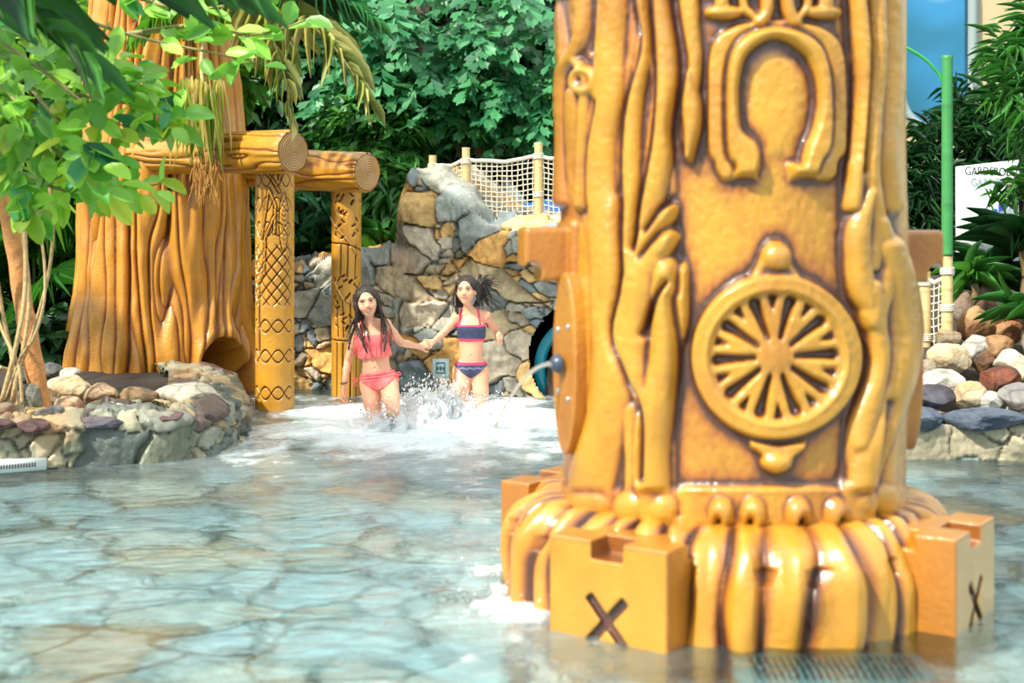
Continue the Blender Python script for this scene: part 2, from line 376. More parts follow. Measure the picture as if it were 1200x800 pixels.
def water_mat():
    m = bpy.data.materials.new('pool_water'); m.use_nodes = True; n = m.node_tree; L = n.links; n.nodes.clear()
    out = n.nodes.new('ShaderNodeOutputMaterial'); tcn = n.nodes.new('ShaderNodeTexCoord')
    mp = n.nodes.new('ShaderNodeMapping'); mp.inputs['Scale'].default_value = (1, 1.7, 1); L.new(tcn.outputs['Object'], mp.inputs['Vector'])
    a = n.nodes.new('ShaderNodeTexNoise'); a.inputs['Scale'].default_value = 3.2; a.inputs['Detail'].default_value = 5; a.inputs['Distortion'].default_value = 1.2; L.new(mp.outputs[0], a.inputs['Vector'])
    bb = n.nodes.new('ShaderNodeTexNoise'); bb.inputs['Scale'].default_value = 14; bb.inputs['Detail'].default_value = 3; bb.inputs['Distortion'].default_value = .8; L.new(mp.outputs[0], bb.inputs['Vector'])
    ad = n.nodes.new('ShaderNodeMath'); ad.operation = 'MULTIPLY_ADD'; ad.inputs[1].default_value = .18; L.new(bb.outputs['Fac'], ad.inputs[0]); L.new(a.outputs['Fac'], ad.inputs[2])
    bp = n.nodes.new('ShaderNodeBump'); bp.inputs['Strength'].default_value = 1.0; bp.inputs['Distance'].default_value = .028; L.new(ad.outputs[0], bp.inputs['Height'])
    fr = n.nodes.new('ShaderNodeFresnel'); fr.inputs['IOR'].default_value = 1.33; L.new(bp.outputs[0], fr.inputs['Normal'])
    gl = n.nodes.new('ShaderNodeBsdfGlossy'); gl.inputs['Roughness'].default_value = .04; L.new(bp.outputs[0], gl.inputs['Normal'])
    tr = n.nodes.new('ShaderNodeBsdfRefraction'); tr.inputs['IOR'].default_value = 1.33; tr.inputs['Roughness'].default_value = 0; tr.inputs['Color'].default_value = (.88, 1, 1, 1); L.new(bp.outputs[0], tr.inputs['Normal'])
    m1 = n.nodes.new('ShaderNodeMixShader'); L.new(fr.outputs[0], m1.inputs[0]); L.new(tr.outputs[0], m1.inputs[1]); L.new(gl.outputs[0], m1.inputs[2])
    v = n.nodes.new('ShaderNodeVertexColor'); v.layer_name = 'Col'; sc = n.nodes.new('ShaderNodeSeparateColor'); L.new(v.outputs[0], sc.inputs[0])
    fnz = n.nodes.new('ShaderNodeTexNoise'); fnz.inputs['Scale'].default_value = 24; fnz.inputs['Detail'].default_value = 6; L.new(mp.outputs[0], fnz.inputs['Vector'])
    s2 = n.nodes.new('ShaderNodeMath'); s2.operation = 'ADD'; L.new(sc.outputs[0], s2.inputs[0]); L.new(fnz.outputs['Fac'], s2.inputs[1])
    mr = n.nodes.new('ShaderNodeMapRange'); mr.inputs['From Min'].default_value = .55; mr.inputs['From Max'].default_value = 1.15; mr.inputs['To Max'].default_value = .95; L.new(s2.outputs[0], mr.inputs['Value'])
    mul = n.nodes.new('ShaderNodeMath'); mul.operation = 'MULTIPLY'; L.new(mr.outputs[0], mul.inputs[0])
    g2 = n.nodes.new('ShaderNodeMapRange'); g2.inputs['From Min'].default_value = 0; g2.inputs['From Max'].default_value = .2; L.new(sc.outputs[0], g2.inputs['Value']); L.new(g2.outputs[0], mul.inputs[1])
    d = n.nodes.new('ShaderNodeBsdfPrincipled'); d.inputs['Base Color'].default_value = (.72, .82, .85, 1); d.inputs['Roughness'].default_value = .35; L.new(bp.outputs[0], d.inputs['Normal'])
    m2 = n.nodes.new('ShaderNodeMixShader'); L.new(mul.outputs[0], m2.inputs[0]); L.new(m1.outputs[0], m2.inputs[1]); L.new(d.outputs[0], m2.inputs[2])
    da = n.nodes.new('ShaderNodeBsdfDiffuse'); da.inputs['Color'].default_value = (.76, .93, .97, 1); m0 = n.nodes.new('ShaderNodeMixShader'); am = n.nodes.new('ShaderNodeMath'); am.operation = 'MULTIPLY'; am.inputs[1].default_value = .45; L.new(sc.outputs[1], am.inputs[0]); L.new(am.outputs[0], m0.inputs[0]); tp = n.nodes.new('ShaderNodeBsdfTransparent'); tp.inputs['Color'].default_value = (.84, 1, 1, 1); mt = n.nodes.new('ShaderNodeMixShader'); mt.inputs[0].default_value = .34; L.new(tr.outputs[0], mt.inputs[1]); L.new(tp.outputs[0], mt.inputs[2]); L.new(mt.outputs[0], m0.inputs[1]); L.new(da.outputs[0], m0.inputs[2]); L.new(m0.outputs[0], m1.inputs[1])
    L.new(m2.outputs[0], out.inputs['Surface']); return m
M_water = water_mat()
o = np_mesh('pool_water', np.stack([gx, gy, z], -1).reshape(-1, 3), grid_faces(len(xs), len(ys)), M_water, col=cl.reshape(-1, 3))
tag(o, 'clear rippled pool water over the paved floor, foaming around the children', 'water', kind='stuff'); o.cycles.is_caustics_caster = True

# banks of soil outside the pool
xs = np.linspace(-9, 9, 220); ys = np.linspace(4.8, 16.4, 150); gx, gy = np.meshgrid(xs, ys)
d = poly(gx, gy, POOL)
zz = .20+.10*fbm(gx*1.2, gy*1.2, 0, 3)+sst(1.9, 2.8, gx)*np.clip((gy-8.1)*.30, 0, .75)+sst(11.8, 12.6, gy)*.15
zz = np.where(d < .10, -.6, zz)
keep = (d > .05)
f = grid_faces(len(xs), len(ys)); k = keep.reshape(-1)[f].any(1)
o = np_mesh('ground', np.stack([gx, gy, zz], -1).reshape(-1, 3), f[k], M_soil); tag(o, 'dark planting soil of the banks around the pool', kind='structure')

def stone_wall(name, base, ztop, su, sv, seed, cols, mortar, material, relief=.05, depth=.5, lean=.05, res=.012, z0=FLOOR_Z-.03, split=.52, hole=None, label=None, topflat=.5, flip=1):
    """wall of irregular stones: face rises from the base line and rolls back over its top"""
    B = np.array(base, float); L = np.concatenate([[0], np.cumsum(np.hypot(*np.diff(B, axis=0).T))])
    nu = int(L[-1]/res)+1; u = np.linspace(0, L[-1], nu); bx = np.interp(u, L, B[:, 0]); by = np.interp(u, L, B[:, 1])
    tx, ty = np.gradient(bx), np.gradient(by); 
    kk = max(3, int(.12/res)); ker = np.ones(kk)/kk
    tx = np.convolve(np.pad(tx, kk, 'edge'), ker, 'same')[kk:-kk]; ty = np.convolve(np.pad(ty, kk, 'edge'), ker, 'same')[kk:-kk]
    ln = np.hypot(tx, ty); nx_, ny_ = ty/ln*flip, -tx/ln*flip          # outward (towards the pool)
    zt = np.array([ztop(a, b, c) for a, b, c in zip(bx, by, u)])
    nv1 = int((zt.max()-z0)/res)+1; nv2 = int(depth/res/1.3)+1
    V1 = np.linspace(0, 1, nv1); V2 = np.linspace(0, 1, nv2)[1:]
    U = np.repeat(u[None], nv1+nv2-1, 0)
    H = zt-z0
    s = np.concatenate([V1[:, None]*H[None], H[None]+V2[:, None]*depth+0*U[:nv2-1]], 0)
    zc = np.concatenate([z0+V1[:, None]*H[None], zt[None]+0*V2[:, None]+0*U[:nv2-1]], 0)
    bk = np.concatenate([V1[:, None]*H[None]*lean, H[None]*lean+V2[:, None]*depth+0*U[:nv2-1]], 0)
    wu = U*su*(1+0*U)+.75*vn(U*1.3, s*1.3, 0, seed+20)+.10*vn(U*11, s*11, 0, seed+22); ws = s*sv+.75*vn(U*1.3, s*1.3, 9, seed+21)+.10*vn(U*11, s*11, 5, seed+23)
    f1, fe, idh, ox, oy = voro(wu, ws, seed)
    _, fe2, id2, ox2, oy2 = voro(wu*2.1+7, ws*2.1+3, seed+40); sp_ = (idh*631 % 1) > split; fe = np.where(sp_, np.minimum(fe, fe2*.5), fe); idh = np.where(sp_, (idh+id2*.731) % 1, idh); ox = np.where(sp_, ox2*.5, ox); oy = np.where(sp_, oy2*.5, oy)
    g1 = (idh*7919 % 1-.5); g2 = (idh*104729 % 1-.5); g3 = (idh*1299709 % 1)
    h = sst(.0, .07, fe)*relief*(.55+.6*g3)+sst(.02, .10, fe)*(g1*ox+g2*oy)*relief*2.6+.35*relief*fbm(U*9, s*9, 0, seed+5, 4)+.25*relief*np.abs(vn(U*22, s*14, 0, seed+8))+.30*relief*np.floor(2.5*(vn(U*3.1+g1*5, s*4.1+g2*5, g3*9, seed+9)+1))/2.5
    wt = np.concatenate([np.ones(nv1), np.zeros(nv2-1)])[:, None]; wt = sst(0, 1, np.clip(1-(s-(H[None]-.04))/.12, 0, 1))
    X = bx[None]-nx_[None]*bk+nx_[None]*h*wt; Y = by[None]-ny_[None]*bk+ny_[None]*h*wt; Z = zc+h*(1-wt)+.5*relief*(1-wt)*topflat*fbm(U*2, s*2, 4, seed+9)
    c = palette(idh, cols)*(1+.35*g2[..., None])*(1+.6*fbm(U*5, s*5, 2, seed+11, 5)[..., None])
    rust = sst(.15, .5, fbm(U*2.2, s*2.2, 7, seed+12, 4)); c = c*(1-.35*rust[..., None])+np.array(lin(196, 140, 72))*.35*rust[..., None]
    mo = .75*(1-sst(.006, .032, fe))[..., None]; c = c*(1-mo)+np.array(lin(*mortar))*mo
    f = grid_faces(nu, nv1+nv2-1)
    if flip < 0: f = f[:, ::-1]
    P = np.stack([X, Y, Z], -1).reshape(-1, 3)
    if hole is not None:
        hc, hy, hr = hole; inside = np.hypot(P[:, 0]-hc, P[:, 2]-hy) < hr; f = f[~inside[f].all(1)]
    o = np_mesh(name, P, f, material, col=np.clip(c, 0, 1).reshape(-1, 3)); tag(o, label, kind='structure'); return o

# tall rock wall behind the children
def rock_top(x, y, u):
    px = CX+F*x/y
    return float(np.interp(px, [250, 345, 440, 462, 474, 505, 545, 562, 660, 1000], [.9, 1.0, 1.05, 1.20, 1.74, 1.72, 1.48, 1.34, 1.33, 1.3]))
SLX, SLZ, SLR = (684-CX)*11.1/F, HC-(414-HY)*11.1/F, 66*11.1/F
stone_wall('wall_rock', [(-2.9, 11.75), (-1.9, 11.4), (-.93, 11.3), (-.28, 11.1), (.34, 10.8), (2.3, 10.5)], rock_top, 2.9, 4.3, 11,
    [(150,156,150), (176,172,158), (196,176,140), (206,170,112), (188,176,156), (132,142,142), (166,166,152), (214,164,96), (172,158,132), (120,132,136)], (92,88,76), M_stone, relief=.085, depth=1.5, lean=.06,
    hole=(SLX, SLZ, SLR), label='tall retaining wall of irregular grey and ochre stones behind the children')
# curved low wall on the left, low wall on the right
stone_wall('wall_left', [(-7, 6.2), (-5, 6.8), (-2.82, 7.53), (-2.26, 7.71), (-1.96, 7.85), (-1.80, 8.05), (-1.72, 8.35), (-1.72, 8.8), (-1.95, 9.8), (-2.3, 10.7)], lambda x, y, u: .235+.02*vn(u*2., 0., 0., 2), 3.5, 5.0, 31,
    [(118,122,104), (152,146,122), (96,104,96), (158,142,108), (84,92,88), (128,130,118), (104,88,80)], (66,72,62), M_wet, split=.6, relief=.05, depth=.45, lean=.08, label='curved low wall of wet mossy stones edging the left of the pool')
stone_wall('wall_right', [(2.0, 10.6), (1.95, 8.6), (2.02, 8.12), (2.3, 7.93), (3, 7.85), (5, 7.6), (8, 7.2)], lambda x, y, u: .19, 3.2, 4.4, 57,
    [(150,154,142), (186,176,148), (196,182,160), (138,148,144), (170,160,134), (112,126,130)], (122,126,118), M_wet, split=.85, relief=.04, depth=.4, lean=.06, label='low wall of rounded stones edging the right of the pool')

# building wall far behind, with its arched window on the right
WY = 16.6
wx0, wx1 = (1056-CX)*WY/F, (1140-CX)*WY/F; wz0 = HC-(152-HY)*WY/F; wz1 = HC-(-40-HY)*WY/F; rr_ = .42
def rrect(x0, x1, z0, z1, r, n=10):
    P = []
    for cx_, cz_, a0 in ((x1-r, z0+r, -90), (x1-r, z1-r, 0), (x0+r, z1-r, 90), (x0+r, z0+r, 180)):
        for i in range(n+1):
            a = math.radians(a0+90*i/n); P.append((cx_+r*math.cos(a), cz_+r*math.sin(a)))
    return P
inner = rrect(wx0, wx1, wz0, wz1, rr_)
def ring_flat(outer, innr, y):
    n_ = len(outer); k = np.arange(n_); k2 = (k+1) % n_
    return np.array([(x, y, z_) for x, z_ in outer]+[(x, y, z_) for x, z_ in innr]), np.stack([k2, k, n_+k, n_+k2], -1)
bx = (wx0-.6, wx1+.6, wz0-.6, wz1+.6)
sq = rrect(*bx, .001); V1, f1 = ring_flat(sq, inner, WY); n1 = len(V1)
V2 = np.array([(x, WY, z_) for x, z_ in ((-12,-.5),(bx[0],-.5),(bx[1],-.5),(12,-.5),(-12,7),(bx[0],7),(bx[1],7),(12,7),(bx[0],bx[2]),(bx[1],bx[2]),(bx[0],bx[3]),(bx[1],bx[3]))])
f2 = np.array([(0,1,5,4),(2,3,7,6),(1,2,9,8),(10,11,6,5)])+n1
ni = len(inner); k = np.arange(ni); V3 = np.array([(x, WY, z_) for x, z_ in inner]+[(x, WY+.3, z_) for x, z_ in inner]); f3 = np.stack([k, (k+1) % ni, ni+(k+1) % ni, ni+k], -1)+n1+12
o = np_mesh('wall_back', np.vstack([V1, V2, V3]), np.vstack([f1, f2, f3]), M_plaster, smooth=False); tag(o, 'sand coloured plaster wall of the hall behind the planting', kind='structure')
def ring_mesh(outer, innr, y0, y1):
    n_ = len(outer); V = [(x, y0, z_) for x, z_ in outer]+[(x, y0, z_) for x, z_ in innr]+[(x, y1, z_) for x, z_ in outer]+[(x, y1, z_) for x, z_ in innr]
    k = np.arange(n_); k2 = (k+1) % n_; f = np.concatenate([np.stack([k, k2, n_+k2, n_+k], -1), np.stack([n_+k, n_+k2, 3*n_+k2, 3*n_+k], -1), np.stack([k2, k, 2*n_+k, 2*n_+k2], -1)])
    return np.array(V), f
V, f = ring_mesh(rrect(wx0-.05, wx1+.05, wz0-.05, wz1+.05, rr_+.05), rrect(wx0+.05, wx1-.05, wz0+.05, wz1-.05, rr_-.05), WY-.06, WY+.1)
o = np_mesh('window_1', V, f, mat('window_frame', base=lin(150, 165, 165), rough=.4)); tag(o, 'tall rounded window in the sand coloured wall', kind='structure')
def glass_mat():
    m = bpy.data.materials.new('wavy_tinted_glass'); m.use_nodes = True; n = m.node_tree; L = n.links; n.nodes.clear()
    out = n.nodes.new('ShaderNodeOutputMaterial'); tcn = n.nodes.new('ShaderNodeTexCoord')
    w = n.nodes.new('ShaderNodeTexNoise'); w.inputs['Scale'].default_value = .7; w.inputs['Detail'].default_value = 2; w.inputs['Distortion'].default_value = .6; L.new(tcn.outputs['Object'], w.inputs['Vector'])
    r = n.nodes.new('ShaderNodeValToRGB'); E = r.color_ramp.elements; E[0].position = .3; E[0].color = (*lin(80, 160, 190), 1); E[1].position = .7; E[1].color = (*lin(150, 205, 235), 1)  # sky and reflection swirls put into the glass tint as pale waves
    q = E.new(.47); q.color = (*lin(95, 185, 235), 1); q = E.new(.53); q.color = (*lin(225, 240, 248), 1); q = E.new(.58); q.color = (*lin(120, 195, 240), 1)
    L.new(w.outputs['Fac'], r.inputs[0])
    t = n.nodes.new('ShaderNodeBsdfTransparent'); L.new(r.outputs[0], t.inputs['Color']); g = n.nodes.new('ShaderNodeBsdfGlossy'); g.inputs['Roughness'].default_value = .05
    d = n.nodes.new('ShaderNodeBsdfTranslucent'); L.new(r.outputs[0], d.inputs['Color'])
    a = n.nodes.new('ShaderNodeMixShader'); a.inputs[0].default_value = .35; L.new(t.outputs[0], a.inputs[1]); L.new(d.outputs[0], a.inputs[2])
    fr = n.nodes.new('ShaderNodeFresnel'); b = n.nodes.new('ShaderNodeMixShader'); L.new(fr.outputs[0], b.inputs[0]); L.new(a.outputs[0], b.inputs[1]); L.new(g.outputs[0], b.inputs[2]); L.new(b.outputs[0], out.inputs['Surface']); return m
P = rrect(wx0, wx1, wz0, wz1, rr_)
me_v = np.array([(x, WY+.03, z_) for x, z_ in P]+[((wx0+wx1)/2, WY+.03, (wz0+wz1)/2)]); k = np.arange(len(P))
g_ = np_mesh('pane', me_v, np.stack([k, (k+1) % len(P), np.full(len(P), len(P))], -1), glass_mat(), parent=o, smooth=False); g_['label'] = 'blue tinted pane with pale waves'

# teal slide mouth in the rock wall
cx_, cz_ = (688-CX)*11.0/F, HC-(430-HY)*11.0/F
def ring_tube(cx_, cz_, y0, y1, r0, r1, n=64):
    a = np.arange(n)*2*math.pi/n; prof = [(y0, r0), (y0-.02, (r0+r1)/2), (y0, r1), (y1, r1), (y1, r0)]
    V = np.array([(cx_+r*math.cos(t), y, cz_+r*math.sin(t)) for y, r in prof+[prof[0]] for t in a]); return V, grid_faces(n, len(prof)+1, True)
rt = root('water_slide', 'teal tube slide mouth in a dark hole of the rock wall', 'slide', (cx_, 11.0, FLOOR_Z))
V, f = ring_tube(cx_, cz_, 10.98, 11.10, 62*11/F, 49*11/F); np_mesh('rim', V, f, M_teal, rt)
V, f = ring_tube(cx_, cz_, 11.12, 13.0, 56*11/F, 52*11/F); np_mesh('tube', V, f, M_teal, rt)
a = np.arange(49)*2*math.pi/48
V = np.array([(SLX+(SLR+.03)*math.cos(t)*q, y, SLZ+(SLR+.03)*math.sin(t)*q) for y, q in ((10.93, 1.), (11.6, 1.1), (13.1, 1.1), (13.15, .01)) for t in a])
o = np_mesh('wall_tunnel', V, grid_faces(49, 4), M_soil); tag(o, 'dark lining of the tunnel mouth behind the teal slide', kind='structure')
#@@P3
# ------------------------------------------------------------------ the carved column
CXc, CYc, RS = .835, 5.2, .645
rt = root('carved_column', 'huge glossy amber carved column with wheel and horseshoe motifs, standing in the water', 'column', (CXc, CYc, FLOOR_Z))
nu, nv = 1500, 620
th = np.linspace(-math.pi, math.pi, nu, endpoint=False)            # 0 = towards the camera, + = to the right
zz = np.linspace(.22, 3.1, nv); TH, Z = np.meshgrid(th, zz)
thf = np.where(np.abs(TH) > math.pi/2, np.sign(TH)*math.pi-TH, TH)   # the hidden half repeats the carving
X0, Y0 = CXc+RS*np.sin(thf), CYc-RS*np.cos(thf)
px = CX+F*X0/Y0; py = np.abs(HY+F*(HC-Z)/Y0)
# widen the edges so that strokes keep their width on the turning surface
def ridge(P, w, h, sharp=1., n=40, taper=False):
    D, T = seg(px, py, cr2(P, n) if len(P) > 2 else P); ww = w*(.35+.65*np.sin(np.clip(T, 0, 1)*math.pi)) if taper else w
    return h*np.clip(1-(D/ww)**2, 0, 1)**(.5*sharp)
def groove(P, w, d, n=40):
    D, T = seg(px, py, cr2(P, n) if len(P) > 2 else P); return d*np.exp(-(D/w)**2)
h = np.zeros_like(px)
panel = (1-sst(-6, 6, np.abs(px-893)-92)) 
h += .016*(1-panel)                                                  # bark field stands proud of the panel
h += .010*(1-panel)*vn(px/26, py/170, 0, 71)
R_ = []
def R(*a, **k): R_.append(ridge(*a, **k))
# left side: bark strands, from the silhouette inwards
R([(648,-60),(652,0),(660,50),(664,72)], 9, .035)
R([(682,-60),(684,0),(682,40),(672,66),(660,84),(656,120),(656,180),(660,235)], 8, .035)
R([(672,66),(690,92),(686,130),(683,190),(680,240)], 7, .03)
R([(668,110),(667,160),(668,235)], 9, .016)
R([(716,-60),(718,0),(715,60),(712,110),(704,160),(703,215),(712,250)], 19, .04)
R([(752,-60),(756,0),(757,50),(745,120),(742,190),(744,250),(742,320),(738,380)], 12, .045)
R([(776,-60),(772,0),(777,60),(780,110),(774,170),(766,220),(757,262)], 17, .045)
R([(806,-60),(808,30),(812,70),(810,100)], 12, .03)
R([(808,86),(808,110),(812,140),(808,185)], 14, .045, taper=True)
R([(790,246),(775,262),(762,285),(752,315)], 20, .052, taper=True)
R([(790,278),(770,300),(752,330),(742,370),(742,410),(750,440),(760,478)], 27, .058, taper=True)
R([(785,320),(786,370),(782,420),(772,470),(765,520),(766,575),(772,605)], 22, .058)
R([(770,240),(768,330),(762,380)], 10, .03)
R([(714,250),(722,330),(722,420),(714,490),(700,540),(690,590)], 28, .040)
R([(740,480),(744,540),(742,600)], 13, .03)
# curled ring near the left edge
D = np.hypot((px-689), (py-95)/1.1); R_.append(.04*np.clip(1-((D-11)/6.5)**2, 0, 1)**.5)
# right side strands
R([(1000,-60),(1003,0),(1006,70),(1004,140),(999,200),(995,240)], 10, .045)
R([(1022,-60),(1024,0),(1024,80),(1018,150),(1016,210),(1022,260),(1016,310)], 12, .045)
R([(1045,-60),(1048,40),(1046,120),(1040,180),(1044,240)], 12, .035)
R([(1012,225),(1002,270),(1001,310),(1008,345),(1014,372)], 17, .052, taper=True)
R([(1014,335),(1016,355),(1012,378)], 13, .055)
R([(1024,260),(1032,300),(1028,340),(1020,372),(1022,420),(1014,470),(1004,520)], 13, .05)
R([(1034,290),(1044,330),(1050,380),(1046,430),(1034,480),(1016,525),(1006,570),(1004,605)], 20, .058)
R([(1050,330),(1052,420),(1040,520),(1036,590)], 12, .03)
R([(1002,380),(1012,430),(1006,480),(996,520),(996,560)], 9, .03)
h = np.maximum(h, np.max(R_, axis=0)*1.35+.004*(1-panel)+.006*vn(px/14, py/60, 0, 72)*(1-panel))
for P, w, dd in [([(745,-60),(746,0),(752,54),(733,137),(729,250),(733,330),(724,388),(740,440),(757,483),(757,560)], 3.6, .035),
                 ([(789,-60),(789,0),(802,79),(790,150),(796,200),(796,330),(793,352),(798,410),(796,492),(798,600)], 3.6, .035),
                 ([(766,-60),(766,0),(770,90),(766,160),(753,240),(748,290)], 3, .03), ([(698,-60),(698,10),(695,60)], 3, .025), ([(700,120),(690,180),(690,250)], 3, .025),
                 ([(994,-60),(993,20),(997,110),(990,180),(985,250),(987,330),(990,365)], 3.6, .035), ([(1014,-60),(1015,60),(1011,130),(1006,200)], 2.6, .025),
                 ([(1035,-60),(1034,60),(1033,140),(1030,200),(1034,250)], 2.6, .025), ([(998,400),(1000,450),(990,500),(988,560)], 3, .03), ([(1030,470),(1024,520),(1018,580)], 3, .025),
                 ([(762,270),(778,245),(790,232)], 2.6, .03), ([(757,300),(775,275),(790,262)], 2.6, .02), ([(760,390),(774,350),(786,330)], 2.8, .03)]:
    h -= groove(P, w*1.35, dd*1.25)
# horseshoe gate: two stepped outlines around an opening
outer = cr2([(838,200),(836,190),(829,176),(828,120),(829,70),(838,44),(856,31),(880,24),(908,21),(938,24),(965,31),(984,46),(992,72),(994,120),(993,176),(984,190),(982,206)], 60)+[(976,212),(925,212),(920,190),(908,179),(896,190),(890,212),(846,212)]
mid = cr2([(862,206),(862,194),(853,178),(851,120),(853,80),(861,54),(880,38),(908,32),(938,38),(960,54),(969,80),(973,120),(971,172),(962,188),(956,206)], 50)+[(930,206),(924,184),(908,172),(892,184),(886,206)]
hol = cr2([(893,190),(887,168),(870,152),(866,120),(868,88),(878,62),(908,45),(940,62),(954,88),(957,120),(952,150),(944,170),(938,192)], 44)
def raised(P, hh, b=5.): return hh*(1-sst(-b, 1., poly(px, py, P)))
so = poly(px, py, outer)
h = h*(1-(1-sst(-4, 2, so)))+.030*(1-sst(-5, 1, so)); h -= .018*np.exp(-(np.clip(so-3, 0, 99)/4.)**2)*(so > 0)
h += raised(mid, .026); h -= .012*np.exp(-((poly(px, py, mid)-2.5)/2.5)**2)
sh = poly(px, py, hol); h = np.where(sh < 6, h*sst(-4, 6, sh)+.008*(1-sst(-30, -4, sh))*0+.0, h)
h = np.where(sh < -2, .012*sst(-2, -26, sh), h)
# knobs and stems above the gate
for cx_, cy_, a_, b_ in ((848,14,24,9), (966,14,24,9), (846,4,10,12), (968,4,10,12)):
    h = np.maximum(h, .045*np.clip(1-((px-cx_)/a_)**2-((py-cy_)/b_)**2, 0, 1)**.5)
R_ = [ridge([(897,-30),(899,10),(890,26)], 9, .045), ridge([(922,-30),(924,10),(932,26)], 9, .045), ridge([(870,-30),(872,6),(882,18)], 6, .03), ridge([(948,-30),(947,6),(938,18)], 6, .03)]
h = np.maximum(h, np.max(R_, axis=0)*(py < 30))
# wheel
wxp, wyp = 908., 418.; rx, ry = px-wxp, py-wyp; r = np.hypot(rx, ry); an = np.degrees(np.arctan2(-ry, rx))
h = np.where(r < 108, h*sst(98, 110, r), h); h -= .022*np.exp(-((r-105)/4.5)**2)
disc = .050*(1-sst(94, 101, r))-.016*(1-sst(74, 80, r))+.006*np.exp(-((r-78)/3)**2)
for kk in range(10):
    a0 = math.radians(3+36*kk); u_ = rx*math.cos(a0)-ry*math.sin(a0); v_ = np.abs(rx*math.sin(a0)+ry*math.cos(a0))
    s_ = np.hypot(np.maximum(np.maximum(24-u_, u_-66), 0), v_)-(3.6+np.clip(u_-24, 0, 44)*.095)
    disc -= .034*(1-sst(-4.0, .8, s_)*1)*(u_ > 0)
    a0 += math.radians(18); u_ = rx*math.cos(a0)-ry*math.sin(a0); v_ = np.abs(rx*math.sin(a0)+ry*math.cos(a0))
    s_ = np.maximum(v_-(u_-50)*.26, np.maximum(54-u_, u_-72)); disc -= .028*(1-sst(-3.0, .8, s_))*(u_ > 0)
disc += .006*np.clip(1-(r/17)**2, 0, 1)
h = np.where(r < 101, np.maximum(disc, 0.)+0., h)
for P, hh in (([(872,332),(886,310),(894,290),(902,281),(916,281),(924,292),(930,310),(946,332),(930,330),(888,330)], .03), ([(876,514),(880,526),(892,534),(896,548),(911,556),(928,548),(932,536),(944,528),(948,514),(912,520)], .034)):
    s_ = poly(px, py, P); h = np.maximum(h, hh*(1-sst(-4, 1.5, s_))); h -= .020*np.exp(-(np.clip(s_-4, 0, 99)/4)**2)*(s_ > 0)*(r > 103)
for cy_, a_, b_ in ((301, 19, 18), (541, 19, 14)): h = np.maximum(h, .062*np.clip(1-((px-910)/a_)**2-((py-cy_)/b_)**2, 0, 1)**.4)
h -= groove([(868,520),(890,548),(912,563),(932,548),(952,522)], 3, .022)
# collar of curls at the foot
zf = py
h += .03*np.exp(-((py-574)/3.0)**2)*panel*.5
col_ = sst(566, 578, py)*(1-sst(612, 626, py))
h = np.where(py > 560, h*(1-.6*col_)+.02*col_, h)
for cx_, cy_, a_, b_ in ((690, 590, 30, 26), (742, 594, 24, 24), (776, 596, 20, 26), (1008, 588, 20, 26), (1036, 584, 18, 26)):
    h = np.maximum(h, .062*np.clip(1-((px-cx_)/a_)**2-((py-cy_)/b_)**2, 0, 1)**.5)
for kk, cx_ in enumerate((845, 882, 935, 980)):
    D = np.hypot((px-cx_), (py-602)/1.35); h = np.maximum(h, (.066 if 830 < cx_ < 990 else .05)*np.clip(1-(D/16.5)**2, 0, 1)**.5)
    D = np.hypot((px-cx_+(3 if cx_ < 910 else -3)), (py-612)/2.0); h -= .045*np.exp(-(D/5.0)**2)
h += .0015*vn(px/5, py/7, 0, 99)
h = blur(blur(h, 1), 1)
st = stain_of(h, 9, 95)*.7+stain_of(h, 3, 200)*.5+stain_of(h, 24, 34)*.42
st = np.clip(st-.10, 0, 1)
# patchy stain between the carvings, browner towards both sides of the shaft
tone = .10*fbm(px/90, py/120, 0, 12, 3)
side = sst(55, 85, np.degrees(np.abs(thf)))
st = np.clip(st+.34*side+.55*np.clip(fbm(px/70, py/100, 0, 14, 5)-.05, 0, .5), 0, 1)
prof = RS*(1-.0)-.02*sst(.9, .4, Z)*0+.02*np.exp(-((Z-.95)/.35)**2)*np.clip(np.sin(np.abs(thf)), 0, 1)**3
Rr = prof+h-.02
P = np.stack([CXc+Rr*np.sin(TH), CYc-Rr*np.cos(TH), Z], -1)
o = np_mesh('shaft', P.reshape(-1, 3), grid_faces(nu, nv, True), M_wood, rt, col=wood_col(st, tone).reshape(-1, 3))
V, f = tubes([[(CXc, CYc, 3.06), (CXc, CYc, 3.16)]], .63, 64); np_mesh('cap', V, f, M_wood, rt, col=np.tile(lin(220, 155, 60), (len(V), 1)))

# fluted foot
nu, nv = 1200, 260
th = np.linspace(-math.pi, math.pi, nu, endpoint=False); s = np.linspace(0, 1, nv); TH, S_ = np.meshgrid(th, s)
a_ = np.clip(S_/.5, 0, 1)*math.pi/2
Rb = .60+.215*np.sin(a_)+.0; Zb = np.where(S_ < .5, .135+.225*np.cos(a_), .135-(S_-.5)*1.02)
ph = TH*38/(2*math.pi)+.45*vn(TH*2.2, S_*1.2, 0, 88)+.22*vn(TH*6, S_*4, 0, 89)
fl = np.abs(np.sin(ph*math.pi)); 
dep = .050*sst(.02, .16, S_)*(.55+.75*np.clip(.5+vn(TH*9, S_*2.5, 0, 90), 0, 1))
notch = sst(.33, .36, S_)*(1-sst(.41, .43, S_))*(vn(np.floor(ph+.5)*3.1, 0*ph, 0, 7) > -.2)
lobes = .03*np.cos((TH-math.radians(10))*4)*sst(.05, .3, S_)
h = dep*fl**.55+.006*vn(TH*14, S_*8, 0, 4)+lobes
gd = np.abs(((ph+.5) % 1)-.5); wedge = notch*np.clip(1-gd/(.36*(1-(S_-.33)/.10*.6)), 0, 1)**.5; h -= .022*wedge
Rr = Rb+h-.02
P = np.stack([CXc+Rr*np.sin(TH), CYc-Rr*np.cos(TH), Zb+.25*h*np.cos(a_)], -1)
